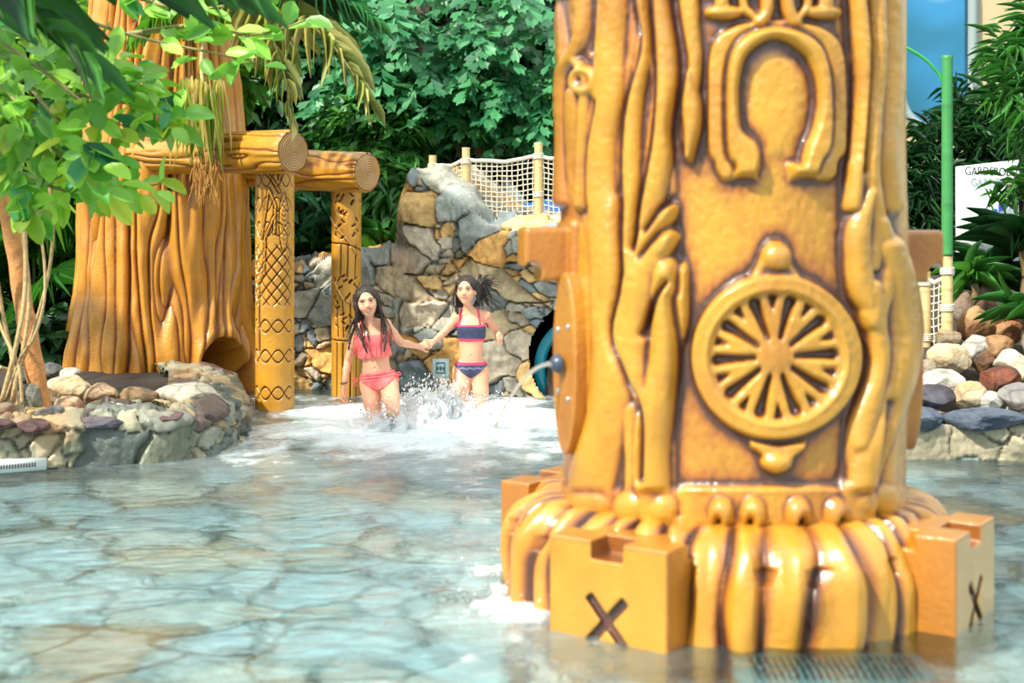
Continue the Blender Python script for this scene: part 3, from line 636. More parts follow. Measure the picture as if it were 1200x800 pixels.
st = np.maximum(np.clip((.74-fl)*1.9, 0, 1)*sst(.02, .12, S_)*np.clip(dep/.04, .4, 1.1), wedge*.9)+.12*sst(.0, .15, .15-S_)
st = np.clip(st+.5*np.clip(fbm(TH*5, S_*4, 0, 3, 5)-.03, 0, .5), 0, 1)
np_mesh('fluted_foot', P.reshape(-1, 3), grid_faces(nu, nv, True, True), M_wood, rt, col=wood_col(st, .10*fbm(TH*4, S_*4, 0, 8, 3)).reshape(-1, 3))

# four battlement blocks with a carved cross
fld = Field((-.26, -.20, -.36), (.26, .22, .36), .0055)
ax = [fld.lo[i]+fld.h*np.arange(fld.n[i]) for i in range(3)]; x, y, z = np.meshgrid(*ax, indexing='ij')
d = box_sdf(x, y, z, (0, 0, -.02), (.225, .175, .34), .008)
d = np.maximum(d, -box_sdf(x, y, z, (0, -.15, .32), (.06, .085, .062), .004))
for sx in (-1, 1): d = np.maximum(d, -box_sdf(x, y, z, (sx*.22, .02, .32), (.08, .055, .055), .004))
for sx in (-1, 1):
    u_ = (x*math.cos(.84)+sx*(z-.06)*math.sin(.84)); v_ = (-sx*x*math.sin(.84)+(z-.06)*math.cos(.84)); d = np.maximum(d, -box_sdf(u_, y, v_, (0, -.18, 0), (.105, .028, .017), .004))
fld.F = d.astype(np.float32); V, Fq = fld.mesh(); V = lap(V, Fq, 1, .4)
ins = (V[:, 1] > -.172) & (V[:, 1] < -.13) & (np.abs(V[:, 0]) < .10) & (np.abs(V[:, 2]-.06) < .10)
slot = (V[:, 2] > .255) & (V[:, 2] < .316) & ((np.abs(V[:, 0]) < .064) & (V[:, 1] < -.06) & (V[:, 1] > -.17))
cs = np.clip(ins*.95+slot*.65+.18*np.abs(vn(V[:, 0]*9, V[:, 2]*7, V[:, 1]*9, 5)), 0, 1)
cs = np.maximum(cs, .30*(V[:, 2] > .305)); cs = np.maximum(cs, .38*(np.abs(V[:, 0]) > .218))  # browner tops; side faces darkened in the colour to stand in for shade
blk = None
for dg in (-35, 55, 145, -125):
    a = math.radians(dg)
    if blk is None:
        blk = np_mesh('battlement_block', V, Fq, M_wood, col=wood_col(cs, .08*vn(V[:, 0]*5, V[:, 2]*5, V[:, 1]*5, 9))); b = blk
    else: b = blk.copy(); C.objects.link(b)
    b.parent = rt; b.location = (.745*math.sin(a), -.745*math.cos(a), -FLOOR_Z); b.rotation_euler = (0, 0, a)

# side brackets, spout plate
def sdf_part(name, lo, hi, h_, fn, material, parent, loc, rz, colf=None, color=None, sm=1):
    fl_ = Field(lo, hi, h_); ax = [fl_.lo[i]+fl_.h*np.arange(fl_.n[i]) for i in range(3)]; x, y, z = np.meshgrid(*ax, indexing='ij')
    fl_.F = fn(x, y, z).astype(np.float32); V, Fq = fl_.mesh(); V = lap(V, Fq, sm, .4)
    o = np_mesh(name, V, Fq, material, col=colf(V) if colf else (np.tile(color, (len(V), 1)) if color is not None else None))
    o.parent = parent; pl = Vector((0, 0, 0)) if parent is None else Vector(parent.location); o.location = Vector(loc)-pl; o.rotation_euler = (0, 0, rz); return o
def ang(dg, r, z): a = math.radians(dg); return (CXc+r*math.sin(a), CYc-r*math.cos(a), z)
wcol = lambda k0: (lambda V: wood_col(np.clip(k0+.35*fbm(V[:, 0]*9, V[:, 2]*5, V[:, 1]*9, 6, 3), 0, 1)))
def brk(x, y, z):
    d = np.minimum(box_sdf(x, y, z, (0, .0, 0), (.085, .16, .10), .018), box_sdf(x, y, z, (0, .10, -.02), (.14, .10, .15), .03))
    return np.maximum(d, -(np.hypot((y+.13)/1.0, (z+.075)/1.35)-.035))
for dg, zc, rr in ((-80, HC-(297-HY)*5.1/F, .655), (97, HC-(300-HY)*5.25/F, .655)):
    sdf_part('bracket', (-.17, -.2, -.2), (.17, .23, .2), .006, brk, M_wood, rt, ang(dg, rr, zc), math.radians(dg), wcol(.30))
sp_dg = -69; zc = HC-(425-HY)*4.97/F
pl_ = sdf_part('spout_plate', (-.13, -.05, -.36), (.13, .06, .36), .006, lambda x, y, z: np.maximum(np.maximum(np.hypot(x/.105, z/.33)-1, 0)*.1+np.where(np.hypot(x/.105, z/.33) < 1, (np.hypot(x/.105, z/.33)-1)*.09, 0), np.abs(y)-.03), M_wood, rt, ang(sp_dg, .665, zc), math.radians(sp_dg), wcol(.30))
b = pl_.copy(); C.objects.link(b); a = math.radians(96); b.location = (.672*math.sin(a), -.672*math.cos(a), zc-.02-FLOOR_Z); b.rotation_euler = (0, 0, a); b.scale = (1, 1.6, 1.05)
for bx_, bz_ in ((-.045, .12), (.045, .135), (-.045, -.105), (.045, -.125)):
    b = sdf_part('bolt', (-.015, -.015, -.015), (.015, .015, .015), .002, lambda x, y, z: np.sqrt(x*x+(y*1.4)**2+z*z)-.011, M_metal, rt, Vector(ang(sp_dg, .697, zc+bz_))+Vector((math.cos(math.radians(sp_dg))*bx_, math.sin(math.radians(sp_dg))*bx_, 0)), math.radians(sp_dg))
    b['label'] = 'silver bolt head'
b = sdf_part('spout', (-.05, -.06, -.06), (.05, .04, .06), .003, lambda x, y, z: np.maximum(np.sqrt(x*x+(y*.8)**2+z*z)-.038, -(np.hypot(x, z)-.012-0*(y))+((y > -.01)*1.)), M_navy, rt, ang(sp_dg, .70, zc), math.radians(sp_dg)); b['label'] = 'blue grey spout nozzle'
# jet of water from the spout
a = math.radians(sp_dg); d0 = np.array([math.sin(a), -math.cos(a), 0]); p0 = np.array(ang(sp_dg, .735, zc)); T_ = np.linspace(0, .42, 22)
jl = [p0+d0*.85*t+np.array([-.15*t, 0, .1*t-4.9*t*t]) for t in T_]; jl = [q for q in jl if q[2] > -.01]; jt = jl[11:]; jl = jl[:12]
def splash_mat():
    m = bpy.data.materials.new('splashing_water'); m.use_nodes = True; n = m.node_tree; b = n.nodes['Principled BSDF']
    b.inputs['Base Color'].default_value = (.95, .97, .98, 1); b.inputs['Roughness'].default_value = .3; b.inputs['Transmission Weight'].default_value = .0; b.inputs['IOR'].default_value = 1.33; b.inputs['Subsurface Weight'].default_value = .8; b.inputs['Subsurface Radius'].default_value = (.06, .06, .06); b.inputs['Subsurface Scale'].default_value = 1
    t = n.nodes.new('ShaderNodeBsdfTranslucent'); t.inputs['Color'].default_value = (.95, .97, .98, 1); ms = n.nodes.new('ShaderNodeMixShader'); ms.inputs[0].default_value = .45; n.links.new(b.outputs[0], ms.inputs[1]); n.links.new(t.outputs[0], ms.inputs[2]); n.links.new(ms.outputs[0], n.nodes['Material Output'].inputs['Surface']); return m
M_splash = splash_mat(); M_jet = splash_mat(); M_jet.node_tree.nodes['Principled BSDF'].inputs['Subsurface Weight'].default_value = 0; M_jet.node_tree.nodes['Principled BSDF'].inputs['Transmission Weight'].default_value = .93
IV0, IF0 = (np.array([(1,0,0),(-1,0,0),(0,1,0),(0,-1,0),(0,0,1),(0,0,-1)], float), np.array([(0,2,4),(2,1,4),(1,3,4),(3,0,4),(2,0,5),(1,2,5),(3,1,5),(0,3,5)]))
rs = np.random.RandomState(2); jd = np.array([q+rs.standard_normal(3)*.006 for q in jt for _ in range(3)])
V, f = tubes([jl], [np.linspace(.008, .004, len(jl))*(1+.2*np.sin(np.arange(len(jl))*1.9))], 8)
V2 = (jd[:, None]+IV0[None]*(.0035+.003*rs.random(len(jd)))[:, None, None]).reshape(-1, 3); f = f+[(IF0[None]+(np.arange(len(jd))*6)[:, None, None]).reshape(-1, 3)+len(V)]; V = np.vstack([V, V2])
tag(np_mesh('water_jet', V, f, M_jet), 'thin arc of water falling from the blue grey spout on the column', 'water', kind='stuff')
# intake grille box at the foot of the column, just under the surface
gr = root('intake_grille', 'pale slotted grille box lying just under the water at the front foot of the column', 'grille', (1.0, 4.22, FLOOR_Z))
V = []; gy0, gy1 = 4.12, 4.36
def prism(P, y0=None): pass
def boxm(lo, hi):
    (a, b, c), (d_, e_, f_) = lo, hi; V = np.array([(a,b,c),(d_,b,c),(d_,e_,c),(a,e_,c),(a,b,f_),(d_,b,f_),(d_,e_,f_),(a,e_,f_)], float)
    return V, np.array([(0,3,2,1),(4,5,6,7),(0,1,5,4),(1,2,6,5),(2,3,7,6),(3,0,4,7)])
def boxes(L):
    Vs, Fs, n0 = [], [], 0
    for lo, hi in L: v, f = boxm(lo, hi); Vs.append(v); Fs.append(f+n0); n0 += 8
    return np.concatenate(Vs), np.concatenate(Fs)
V, f = boxes([((.70, 4.13, FLOOR_Z), (1.30, 4.36, -.05))]); V[[4, 5], 2] -= .03; np_mesh('housing', V, f, mat('pale_grille', base=lin(150, 190, 195), rough=.5), gr, smooth=False)
V, f = boxes([((.75+i*.0235, 4.15, -.085), (.75+i*.0235+.010, 4.335, -.0445)) for i in range(22)]); V[V[:, 1] < 4.2, 2] -= .026
sl_ = np_mesh('slots', V, f, M_dark, gr, smooth=False); sl_['label'] = 'dark slots'

# ------------------------------------------------------------------ tree hut: trunk, two log beams, two carved posts
TX, TY = (192-CX)*11.3/F, 11.3
hut = root('tree_hut', 'amber sculpted tree trunk hut with two log beams resting on carved posts in the pool', 'play structure', (TX, TY, FLOOR_Z))
nu, nv = 900, 640
th = np.linspace(-math.pi, math.pi, nu, endpoint=False); zz = np.linspace(FLOOR_Z-.02, 3.3, nv); TH, Z = np.meshgrid(th, zz)
cs_, sn_ = np.cos(TH), np.sin(TH)
R0 = np.interp(Z, [-.4, 0, .35, .8, 1.3, 1.9, 2.4, 3.3], [.80, .765, .74, .68, .66, .66, .60, .52])
wv = .40*vn(cs_*2.2, sn_*2.2, Z*.6, 3)+.22*vn(cs_*5, sn_*5, Z*1.2, 4)+.07*vn(cs_*9, sn_*9, Z*2.6, 5)
ph = TH*40/(2*math.pi)+wv*3.2
a1 = np.abs(np.sin(ph*math.pi))
ph2 = TH*13/(2*math.pi)+wv*2.1+.3; a2 = np.abs(np.sin(ph2*math.pi))
wide = .5+.5*vn(cs_*3, sn_*3, Z*.8, 9)
h = .046*a1**.6*(.6+.8*wide)+.062*a2**.6+.05*vn(cs_*2, sn_*2, Z*.9, 12)+.010*vn(cs_*14, sn_*14, Z*6, 15)
Rr = R0+h-.075
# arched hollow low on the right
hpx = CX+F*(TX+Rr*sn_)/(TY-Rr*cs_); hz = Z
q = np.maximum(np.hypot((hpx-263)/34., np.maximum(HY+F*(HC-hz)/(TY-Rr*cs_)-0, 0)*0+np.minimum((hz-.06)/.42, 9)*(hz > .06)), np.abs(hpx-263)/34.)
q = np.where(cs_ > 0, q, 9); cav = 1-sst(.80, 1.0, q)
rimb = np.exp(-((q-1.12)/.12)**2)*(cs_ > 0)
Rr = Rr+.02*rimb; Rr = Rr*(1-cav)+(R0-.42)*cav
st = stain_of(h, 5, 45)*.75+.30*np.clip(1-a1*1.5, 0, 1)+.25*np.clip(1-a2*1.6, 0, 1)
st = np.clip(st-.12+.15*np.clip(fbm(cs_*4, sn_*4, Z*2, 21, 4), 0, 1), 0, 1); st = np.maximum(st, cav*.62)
P = np.stack([TX+Rr*sn_, TY-Rr*cs_, Z], -1)
np_mesh('trunk', P.reshape(-1, 3), grid_faces(nu, nv, True), M_wood2, hut, col=wood_col(st, .12*fbm(cs_*3, sn_*3, Z*2, 22, 3), (.60, .255, .018), (.34, .105, .012)).reshape(-1, 3))

def frame(p0, p1):
    T = (p1-p0)/np.linalg.norm(p1-p0); up = np.array([0, 0, 1.]) if abs(T[2]) < .9 else np.array([0, 1., 0])
    N = np.cross(T, up); N /= np.linalg.norm(N); return T, N, np.cross(N, T)
def log_beam(p0, p1, r, seed, parent):
    p0, p1 = np.array(p0), np.array(p1); T, N, B = frame(p0, p1); Ln = np.linalg.norm(p1-p0)
    nu, nv = 220, 260; a = np.linspace(0, 2*math.pi, nu, endpoint=False); s = np.linspace(0, 1, nv); A, S_ = np.meshgrid(a, s)
    L_ = S_*Ln; w = .5*vn(np.cos(A)*1.5, np.sin(A)*1.5, L_*1.6, seed)+.2*vn(np.cos(A)*4, np.sin(A)*4, L_*4, seed+1)
    g = np.abs(np.sin((A*9/math.pi/2+w*2.4)*math.pi)); h = .018*g**.5+.008*vn(np.cos(A)*3, np.sin(A)*3, L_*3, seed+2)
    rr = r+h-.014; rr = rr*(1-.05*sst(.975, 1, S_))
    P = p0+T*L_[..., None]+rr[..., None]*(np.cos(A)[..., None]*N+np.sin(A)[..., None]*B)
    st = np.clip(1-g*1.7, 0, 1)*.8+.15*np.clip(fbm(A*2, L_*3, 0, seed+3, 3), 0, 1)
    o = np_mesh('log_beam', P.reshape(-1, 3), grid_faces(nu, nv, True), M_wood2, parent, col=wood_col(np.clip(st, 0, 1), .1*fbm(A, L_*3, 0, seed+4, 3)).reshape(-1, 3))
    # sawn end with growth rings
    q = np.linspace(0, 1, 70); A, Q = np.meshgrid(a, q); rg = .5+.5*np.cos((Q+.02*vn(np.cos(A)*2, np.sin(A)*2, Q*3, seed+5))*2*math.pi*8)
    P = p1+T*(.006+.006*rg-.02*Q**6)[..., None]+(Q*(r-.008))[..., None]*(np.cos(A)[..., None]*N+np.sin(A)[..., None]*B)
    e_ = np_mesh('end_face', P.reshape(-1, 3), grid_faces(nu, 70, True, True), M_wood2, o, col=wood_col(np.clip(.55-.55*rg+.1, 0, 1), None, (.62, .36, .11), (.42, .20, .05)).reshape(-1, 3)); e_['label'] = 'sawn log end with growth rings'
    return o
b1e = pt(344, 178, 9.72); log_beam(pt(150, 180, 10.9), b1e, .155, 5, hut)
log_beam(pt(300, 196, 11.35), pt(431, 202, 10.62), .158, 8, hut)
def carved_post(x, y, r, ztop, fn, seed):
    nu, nv = 420, 900; a = np.linspace(-math.pi, math.pi, nu, endpoint=False); z = np.linspace(FLOOR_Z-.02, ztop, nv); A, Z = np.meshgrid(a, z)
    h = fn(A, Z); h = blur(h, 1); st = np.clip(stain_of(h, 4, 210)+stain_of(h, 2, 250)*.5-.08, 0, 1)
    rr = r+h; P = np.stack([x+rr*np.sin(A), y-rr*np.cos(A), Z], -1)
    st = np.clip(st+.12*np.clip(fbm(A*2, Z*4, 0, seed, 3), 0, 1), 0, 1)
    return np_mesh('carved_post', P.reshape(-1, 3), grid_faces(nu, nv, True), M_wood2, hut, col=wood_col(st, .08*fbm(A*2, Z*5, 0, seed+1, 3)).reshape(-1, 3))
def post_a(A, Z):
    U = A*.145                                    # arc length, metres
    h = np.zeros_like(U)
    def g(D, w, d): return -d*np.exp(-(D/w)**2)
    # three bands of paired waves, low on the post
    for zc in (.13, .40, .62):
        for s_ in (-1, 1): h += g(np.abs(Z-zc-s_*.045*np.sin(U*2*math.pi/.20)), .006, .016)
    # lattice
    m_ = sst(.75, .80, Z)*(1-sst(1.18, 1.24, Z))
    for s_ in (-1, 1):
        q = (Z+s_*U*1.15)/.10; h += m_*g(np.abs((q % 1)-.5)*.075, .006, .016)
    # leaf spears and knots above
    m2 = sst(1.22, 1.26, Z)
    def stroke(P, w, hh, gr=.010):
        D, T = seg(U, Z, P); return hh*np.clip(1-(D/w)**2, 0, 1)**.5-gr*np.exp(-((D-w*1.15)/(w*.45))**2)
    s = np.zeros_like(U)
    for P in ([(-.06, 1.0), (-.05, 1.26), (.02, 1.42)], [(-.08, 1.26), (-.02, 1.62), (.03, 1.50), (.02, 1.30)], [(.06, 1.70), (.07, 1.86)], [(-.05, 1.75), (.0, 1.70), (.06, 1.60)], [(-.11, .45), (-.115, .92), (-.07, 1.0)]):
        s = s+stroke(P, .010, .012)
    lf = np.hypot((U-.095)/.035, (Z-1.38)/.20); s += .012*np.clip(1-lf**2, 0, 1)**.5-.01*np.exp(-((lf-1.08)/.08)**2)
    s += -(.010)*np.clip(1-lf, 0, 1)**.3*np.exp(-(np.abs(((Z-np.abs(U-.095)*.8)/.035) % 1-.5)/.16)**2)
    for s_ in (-1, 1):
        q = Z-1.25-s_*.05*np.sin(U*2*math.pi/.16+Z*2); s += m2*sum(g(np.abs(q-k_), .006, .013) for k_ in (.08, .26, .44, .60))
    return h+s-.0
def post_b(A, Z):
    U = A*.12; h = np.zeros_like(U)
    def gl(P, w, d): return -d*np.exp(-(seg(U, Z, P)[0]/w)**2)
    for x in (-.075, -.02, .045, .10): h += gl([(x, -.3), (x+.005, .42)], .006, .018)+gl([(x*.9+.01, .47), (x, .75)], .006, .014)
    h += gl([(-.2, .45), (.0, .44), (.2, .45)], .006, .018)+gl([(-.2, 1.22), (.0, 1.21), (.2, 1.15)], .006, .016)
    for x in (-.04, .02, .09): h += gl([(x, .95), (x+.01, 1.2)], .006, .016)
    rnd = random.Random(4)
    for z0, z1 in ((.5, .95), (1.25, 1.75)):
        for i in range(34):
            x, z_ = rnd.uniform(-.13, .17), rnd.uniform(z0, z1); a = rnd.choice((.5, 2.4, 1.0)); d_ = .028; h += gl([(x, z_), (x+d_*math.cos(a), z_+d_*math.sin(a))], .008, .02)
    D, T = seg(U, Z, [(-.15, 1.42), (-.03, 1.30), (.04, 1.22), (.12, 1.10)]); h += .012*np.clip(1-(D/.012)**2, 0, 1)**.5
    D, T = seg(U, Z, [(-.12, .95), (-.02, .78), (.08, .72)]); h += .012*np.clip(1-(D/.012)**2, 0, 1)**.5
    return h
PAX, PAY = (322-CX)*10.1/F, 10.1; carved_post(PAX, PAY, .143, 1.86, post_a, 61)
PBX, PBY = (406-CX)*10.95/F, 10.95; carved_post(PBX, PBY, .120, 1.74, post_b, 71)
#@@P4
# ------------------------------------------------------------------ plants
def unit(v): return v/(np.linalg.norm(v, axis=-1, keepdims=True)+1e-9)
def _t(rows, closed_tip=True, fold=.10, droop=.0):
    """template: rows (t, halfwidth) -> points (t, s, lift), quads left and right of the midrib"""
    P, Fq = [], []
    for t, w in rows: P += [(t, -w, fold*w-droop*t*t), (t, 0, -droop*t*t-.02), (t, w, fold*w-droop*t*t)]
    for i in range(len(rows)-1):
        a = i*3; Fq += [(a, a+1, a+4, a+3), (a+1, a+2, a+5, a+4)]
    return np.array(P), np.array(Fq)
T_OVAL = _t([(0, .02), (.12, .28), (.4, .5), (.72, .42), (.92, .2), (1, .02)], fold=.25, droop=.10)
T_LANCE = _t([(0, .05), (.3, .5), (.7, .3), (1, .02)], fold=.3, droop=.18)
T_LITE = (np.array([(0, 0, 0), (.45, -.5, .05), (1, 0, -.12), (.45, .5, .05), (.5, 0, -.05)]), np.array([(0, 4, 1, 1), (1, 4, 2, 2), (2, 4, 3, 3), (3, 4, 0, 0)])[:, :3])
T_FISH = (np.array([(0, 0, 0), (.75, -.42, .03), (.82, -.2, -.02), (1.05, -.06, -.10), (.86, .1, -.03), (.95, .32, -.02), (.62, .46, .05)]), np.array([(0, 2, 1), (0, 3, 2), (0, 4, 3), (0, 5, 4), (0, 6, 5)]))
T_FROND = _t([(0, .25), (.25, .5), (.6, .42), (1, .02)], fold=.5, droop=.10)
T_STRIP = _t([(0, .3), (.25, .5), (.55, .45), (.8, .28), (1, .02)], fold=.5, droop=.28)
def leaf_mesh(name, pos, dr, nr, L, Wd, col, tmpl, material, parent=None):
    P, Fq = tmpl; N = len(pos); L = np.broadcast_to(L, (N,)); Wd = np.broadcast_to(Wd, (N,))
    dr = unit(dr); side = unit(np.cross(dr, nr)); up = np.cross(side, dr)
    V = pos[:, None]+dr[:, None]*(P[None, :, 0, None]*L[:, None, None])+side[:, None]*(P[None, :, 1, None]*Wd[:, None, None])+up[:, None]*(P[None, :, 2, None]*L[:, None, None])
    f = (Fq[None]+(np.arange(N)*len(P))[:, None, None]).reshape(-1, Fq.shape[1])
    return np_mesh(name, V.reshape(-1, 3), f, material, parent, col=np.repeat(col, len(P), 0), smooth=False)
G = {'light': ((84,150,56), (158,204,84)), 'mid': ((42,104,48), (90,154,70)), 'dark': ((16,54,30), (42,92,46)), 'cool': ((34,100,66), (84,156,104)), 'yellow': ((120,160,40), (186,196,70)), 'pale': ((140,156,84), (206,198,140)), 'deep': ((10,34,22), (24,62,34))}
def gcol(rs, n, key, per=None):
    a, b = [np.array(lin(*c)) for c in G[key]]; t = rs.random(n)[:, None] if per is None else per[:, None]
    return np.clip((a+(b-a)*t)*(1+.15*rs.standard_normal((n, 1))), .003, 1)
def bush(name, label, cat, c, r, n, L, Wd, key, tmpl=T_LITE, group=None, droop=.5, per=9, seed=0, trunk=True, ground=.2, tw=.035, spread=1., hollow=.35, shell=None):
    rs = np.random.RandomState(seed); c = np.array(c, float); r = np.array(r, float)
    m = max(1, n//per); d = unit(rs.standard_normal((m, 3))); rad = hollow+(1-hollow)*rs.random(m)**.6
    tip = c+d*r*rad[:, None]; out = unit(d*r+np.array([0, -.1, .15])+.35*rs.standard_normal((m, 3)))
    idx = np.repeat(np.arange(m), per); k = np.tile(np.arange(per), m); tl = L*1.5*spread
    tdir = unit(out+np.array([0, 0, -.15])); pos = tip[idx]+tdir[idx]*((k/per-.5)*tl*1.1)[:, None]
    sgn = np.where(k % 2 == 0, 1, -1)[:, None]; sd = unit(np.cross(tdir, np.array([0, 0, 1.])+.3*rs.standard_normal((m, 3))))[idx]
    dr = unit(tdir[idx]*.7+sd*sgn*.9+np.array([0, 0, -droop])+.3*rs.standard_normal((len(idx), 3)))
    nr = unit(np.array([0, -.25, 1.])+.45*rs.standard_normal((len(idx), 3)))
    tone = np.clip(.5+.3*rs.standard_normal(m), 0, 1)[idx]
    rt = root(name, label, cat, (c[0], c[1], ground), group)
    leaf_mesh('foliage', pos, dr, nr, L*(.7+.6*rs.random(len(idx))), Wd*(.75+.5*rs.random(len(idx))), gcol(rs, len(idx), key, tone), tmpl, M_leaf, rt)
    if trunk:
        base = np.array([c[0], c[1], ground]); lines = [smooth_line([base, base*.6+c*.4+[.05, 0, 0], c+[0, 0, r[2]*.3]], 14)]
        rad_ = [np.linspace(tw, tw*.6, 14)]
        for i in range(0, m, max(1, m//16)): lines.append(smooth_line([base*.4+c*.6, (c+tip[i])/2+[0, 0, .05], tip[i]], 8)); rad_.append(np.linspace(tw*.5, tw*.15, 8))
        V, f = tubes(lines, rad_, 6); np_mesh('stem', V, f, M_trunk, rt, col=np.tile(lin(96, 84, 62), (len(V), 1)))
    return rt
def at(px, py, Y): return pt(px, py, Y)

# background planting, far to near
BG = 'dark green trees filling the background'
for i, (px_, py_, Y, rx_, rz_, key) in enumerate([(330, 60, 15.6, 1.5, 2.2, 'dark'), (480, 70, 15.7, 1.5, 2.2, 'deep'), (620, 60, 15.6, 1.4, 2.2, 'dark'), (200, 90, 15.8, 1.5, 2.0, 'mid'), (60, 120, 15.6, 1.5, 2.2, 'dark'), (-90, 120, 15.6, 1.5, 2.4, 'mid'), (760, 60, 15.7, 1.3, 2.2, 'dark')]):
    bush('background_tree', ['dark broad tree behind the two log beams', 'very dark tree in the gap above the rope net', 'dark tree behind the rope net next to the column', 'green tree behind the top of the amber trunk', 'dark tree filling the gap left of the amber trunk', 'green tree at the far left edge behind the leaning trunk', 'dark tree hidden behind the carved column'][i], 'tree',
         at(px_, py_, Y), (rx_, .7, rz_), 5200, .24, .09, key, seed=100+i, ground=.3, tw=.09, hollow=.2, group=BG)
for i, (px_, py_, Y, rx_, rz_, key, lab) in enumerate([
        (410, 215, 14.2, .8, .75, 'dark', 'dark shrub behind the right log beam'), (560, 150, 14.3, 1.0, .55, 'deep', 'shaded shrub just behind the rope net'),
        (360, 300, 13.4, .75, .45, 'dark', 'dark low shrub seen between the two carved posts'), (470, 290, 14.0, .5, .6, 'deep', 'dark shrub above the left end of the rock wall'),
        (20, 330, 13.4, 1.0, .8, 'dark', 'dark shrub left of the amber trunk'), (-80, 260, 12.6, .8, 1.2, 'mid', 'green shrub at the left edge'), (650, 200, 14.2, .8, .8, 'dark', 'dark shrub beside the column behind the net')]):
    bush('shrub', lab, 'shrub', at(px_, py_, Y), (rx_, .5, rz_), 2600, .20, .07, key, seed=150+i, ground=.3, group='dark shrubs in front of the background trees')
# bright fishtail palm over the rope net, in clumps
fp = [(420, 20, 13.2, .55, .45), (500, 30, 12.9, .6, .42), (580, 20, 12.8, .6, .5), (640, 60, 12.9, .45, .5), (540, 90, 13.0, .5, .25), (610, 110, 13.0, .45, .28), (450, 85, 13.1, .4, .25)]
rt = root('fishtail_palm', 'bright green fishtail palm arching over the rope net', 'palm', (at(497, 0, 13.4)[0], 13.4, .35))
rs = np.random.RandomState(7); PP, DD, LL = [], [], []
for (px_, py_, Y, rx_, rz_) in fp:
    c = at(px_, py_, Y)
    for j in range(26):
        d = unit(rs.standard_normal(3)); b0 = c+d*np.array([rx_, .4, rz_]); dirn = unit(np.array([rs.uniform(-1, 1), -.5, -.15])); n_ = 16
        tt = np.linspace(0, 1, n_)[:, None]; p = b0+dirn*tt*.5-np.array([0, 0, .22])*tt**2; sd = unit(np.cross(dirn, [0, 0, 1.])); sg = np.where(np.arange(n_) % 2, 1, -1)[:, None]
        PP.append(p); DD.append(unit(dirn*.6+sd*sg*.7+np.array([0, -.1, -.65])+.3*rs.standard_normal((n_, 3)))); LL.append(np.full(n_, rs.uniform(.13, .20)))
PP = np.concatenate(PP); DD = np.concatenate(DD); LL = np.concatenate(LL); n_ = len(PP)
leaf_mesh('foliage', PP, DD, unit(np.array([0, -.6, 1.])+.35*rs.standard_normal((n_, 3))), LL, LL*.75, gcol(rs, n_, 'cool')*1.15, T_FISH, M_leaf, rt)
V, f = tubes([smooth_line([(at(497, 0, 13.4)[0], 13.4, .3), at(489, 110, 13.4), at(486, 60, 13.3), at(500, -60, 13.2)], 30)], [np.linspace(.13, .09, 30)*(1+.08*(np.arange(30) % 4 == 0))], 14)
np_mesh('stem', V, f, M_trunk, rt, col=np.tile(lin(132, 122, 104), (len(V), 1)))
bush('shrub', 'mid green leafy shrub right behind the right log beam', 'shrub', at(440, 150, 12.9), (.62, .4, .55), 1900, .17, .06, 'mid', seed=170, ground=.3)
bush('shrub', 'mid green shrub behind the middle posts of the rope net', 'shrub', at(560, 140, 12.9), (.95, .4, .26), 1500, .17, .05, 'mid', seed=171, ground=.3)
bush('shrub', 'pale green long-leaved shrub between the carved posts', 'shrub', at(365, 245, 12.3), (.36, .3, .34), 420, .22, .065, 'cool', tmpl=T_LANCE, seed=172, ground=.3, droop=.8)
bush('shrub', 'green shrub hanging over the rock wall beside the right carved post', 'shrub', at(450, 255, 12.4), (.28, .3, .5), 520, .22, .06, 'mid', tmpl=T_LANCE, seed=173, ground=.3, droop=.9)
bush('shrub', 'dark glossy low shrub behind the left bank rocks', 'shrub', at(68, 402, 11.4), (.55, .3, .28), 700, .17, .07, 'dark', tmpl=T_OVAL, seed=174, ground=.2)
bush('shrub', 'sunlit yellow green shrub behind the top of the amber trunk', 'shrub', at(190, 60, 13.4), (1.1, .5, .9), 3000, .22, .09, 'light', seed=175, ground=.3)
bush('shrub', 'light green tall shrub at the upper left behind the palm fronds', 'shrub', at(20, 90, 13.2), (1.1, .5, 1.0), 2800, .22, .09, 'light', seed=176, ground=.3)
def strip_plant(name, label, cat, c, n, L, Wd, key, seed, up=.5, ground=None, spread=(1, 1), material=None):
    rs = np.random.RandomState(seed); a = rs.random(n)*2*math.pi; e_ = up+.5*rs.standard_normal(n)
    d = np.stack([np.cos(a)*spread[0], np.sin(a)*spread[1], e_], -1); c = np.array(c, float)
    rt = root(name, label, cat, (c[0], c[1], c[2] if ground is None else ground)); LL = L*(.7+.5*rs.random(n))
    leaf_mesh('foliage', np.tile(c, (n, 1))+.03*rs.standard_normal((n, 3)), d, np.stack([np.zeros(n), np.zeros(n), np.ones(n)], -1)+.2*rs.standard_normal((n, 3)), LL, Wd, gcol(rs, n, key), T_STRIP, M_leaf, rt)
    if ground is not None:
        V, f = tubes([smooth_line([(c[0], c[1], ground), (c[0]+.03, c[1], (c[2]+ground)/2), c], 10)], .035, 8); np_mesh('stem', V, f, M_trunk, rt, col=np.tile(lin(120, 100, 70), (len(V), 1)))
    return rt
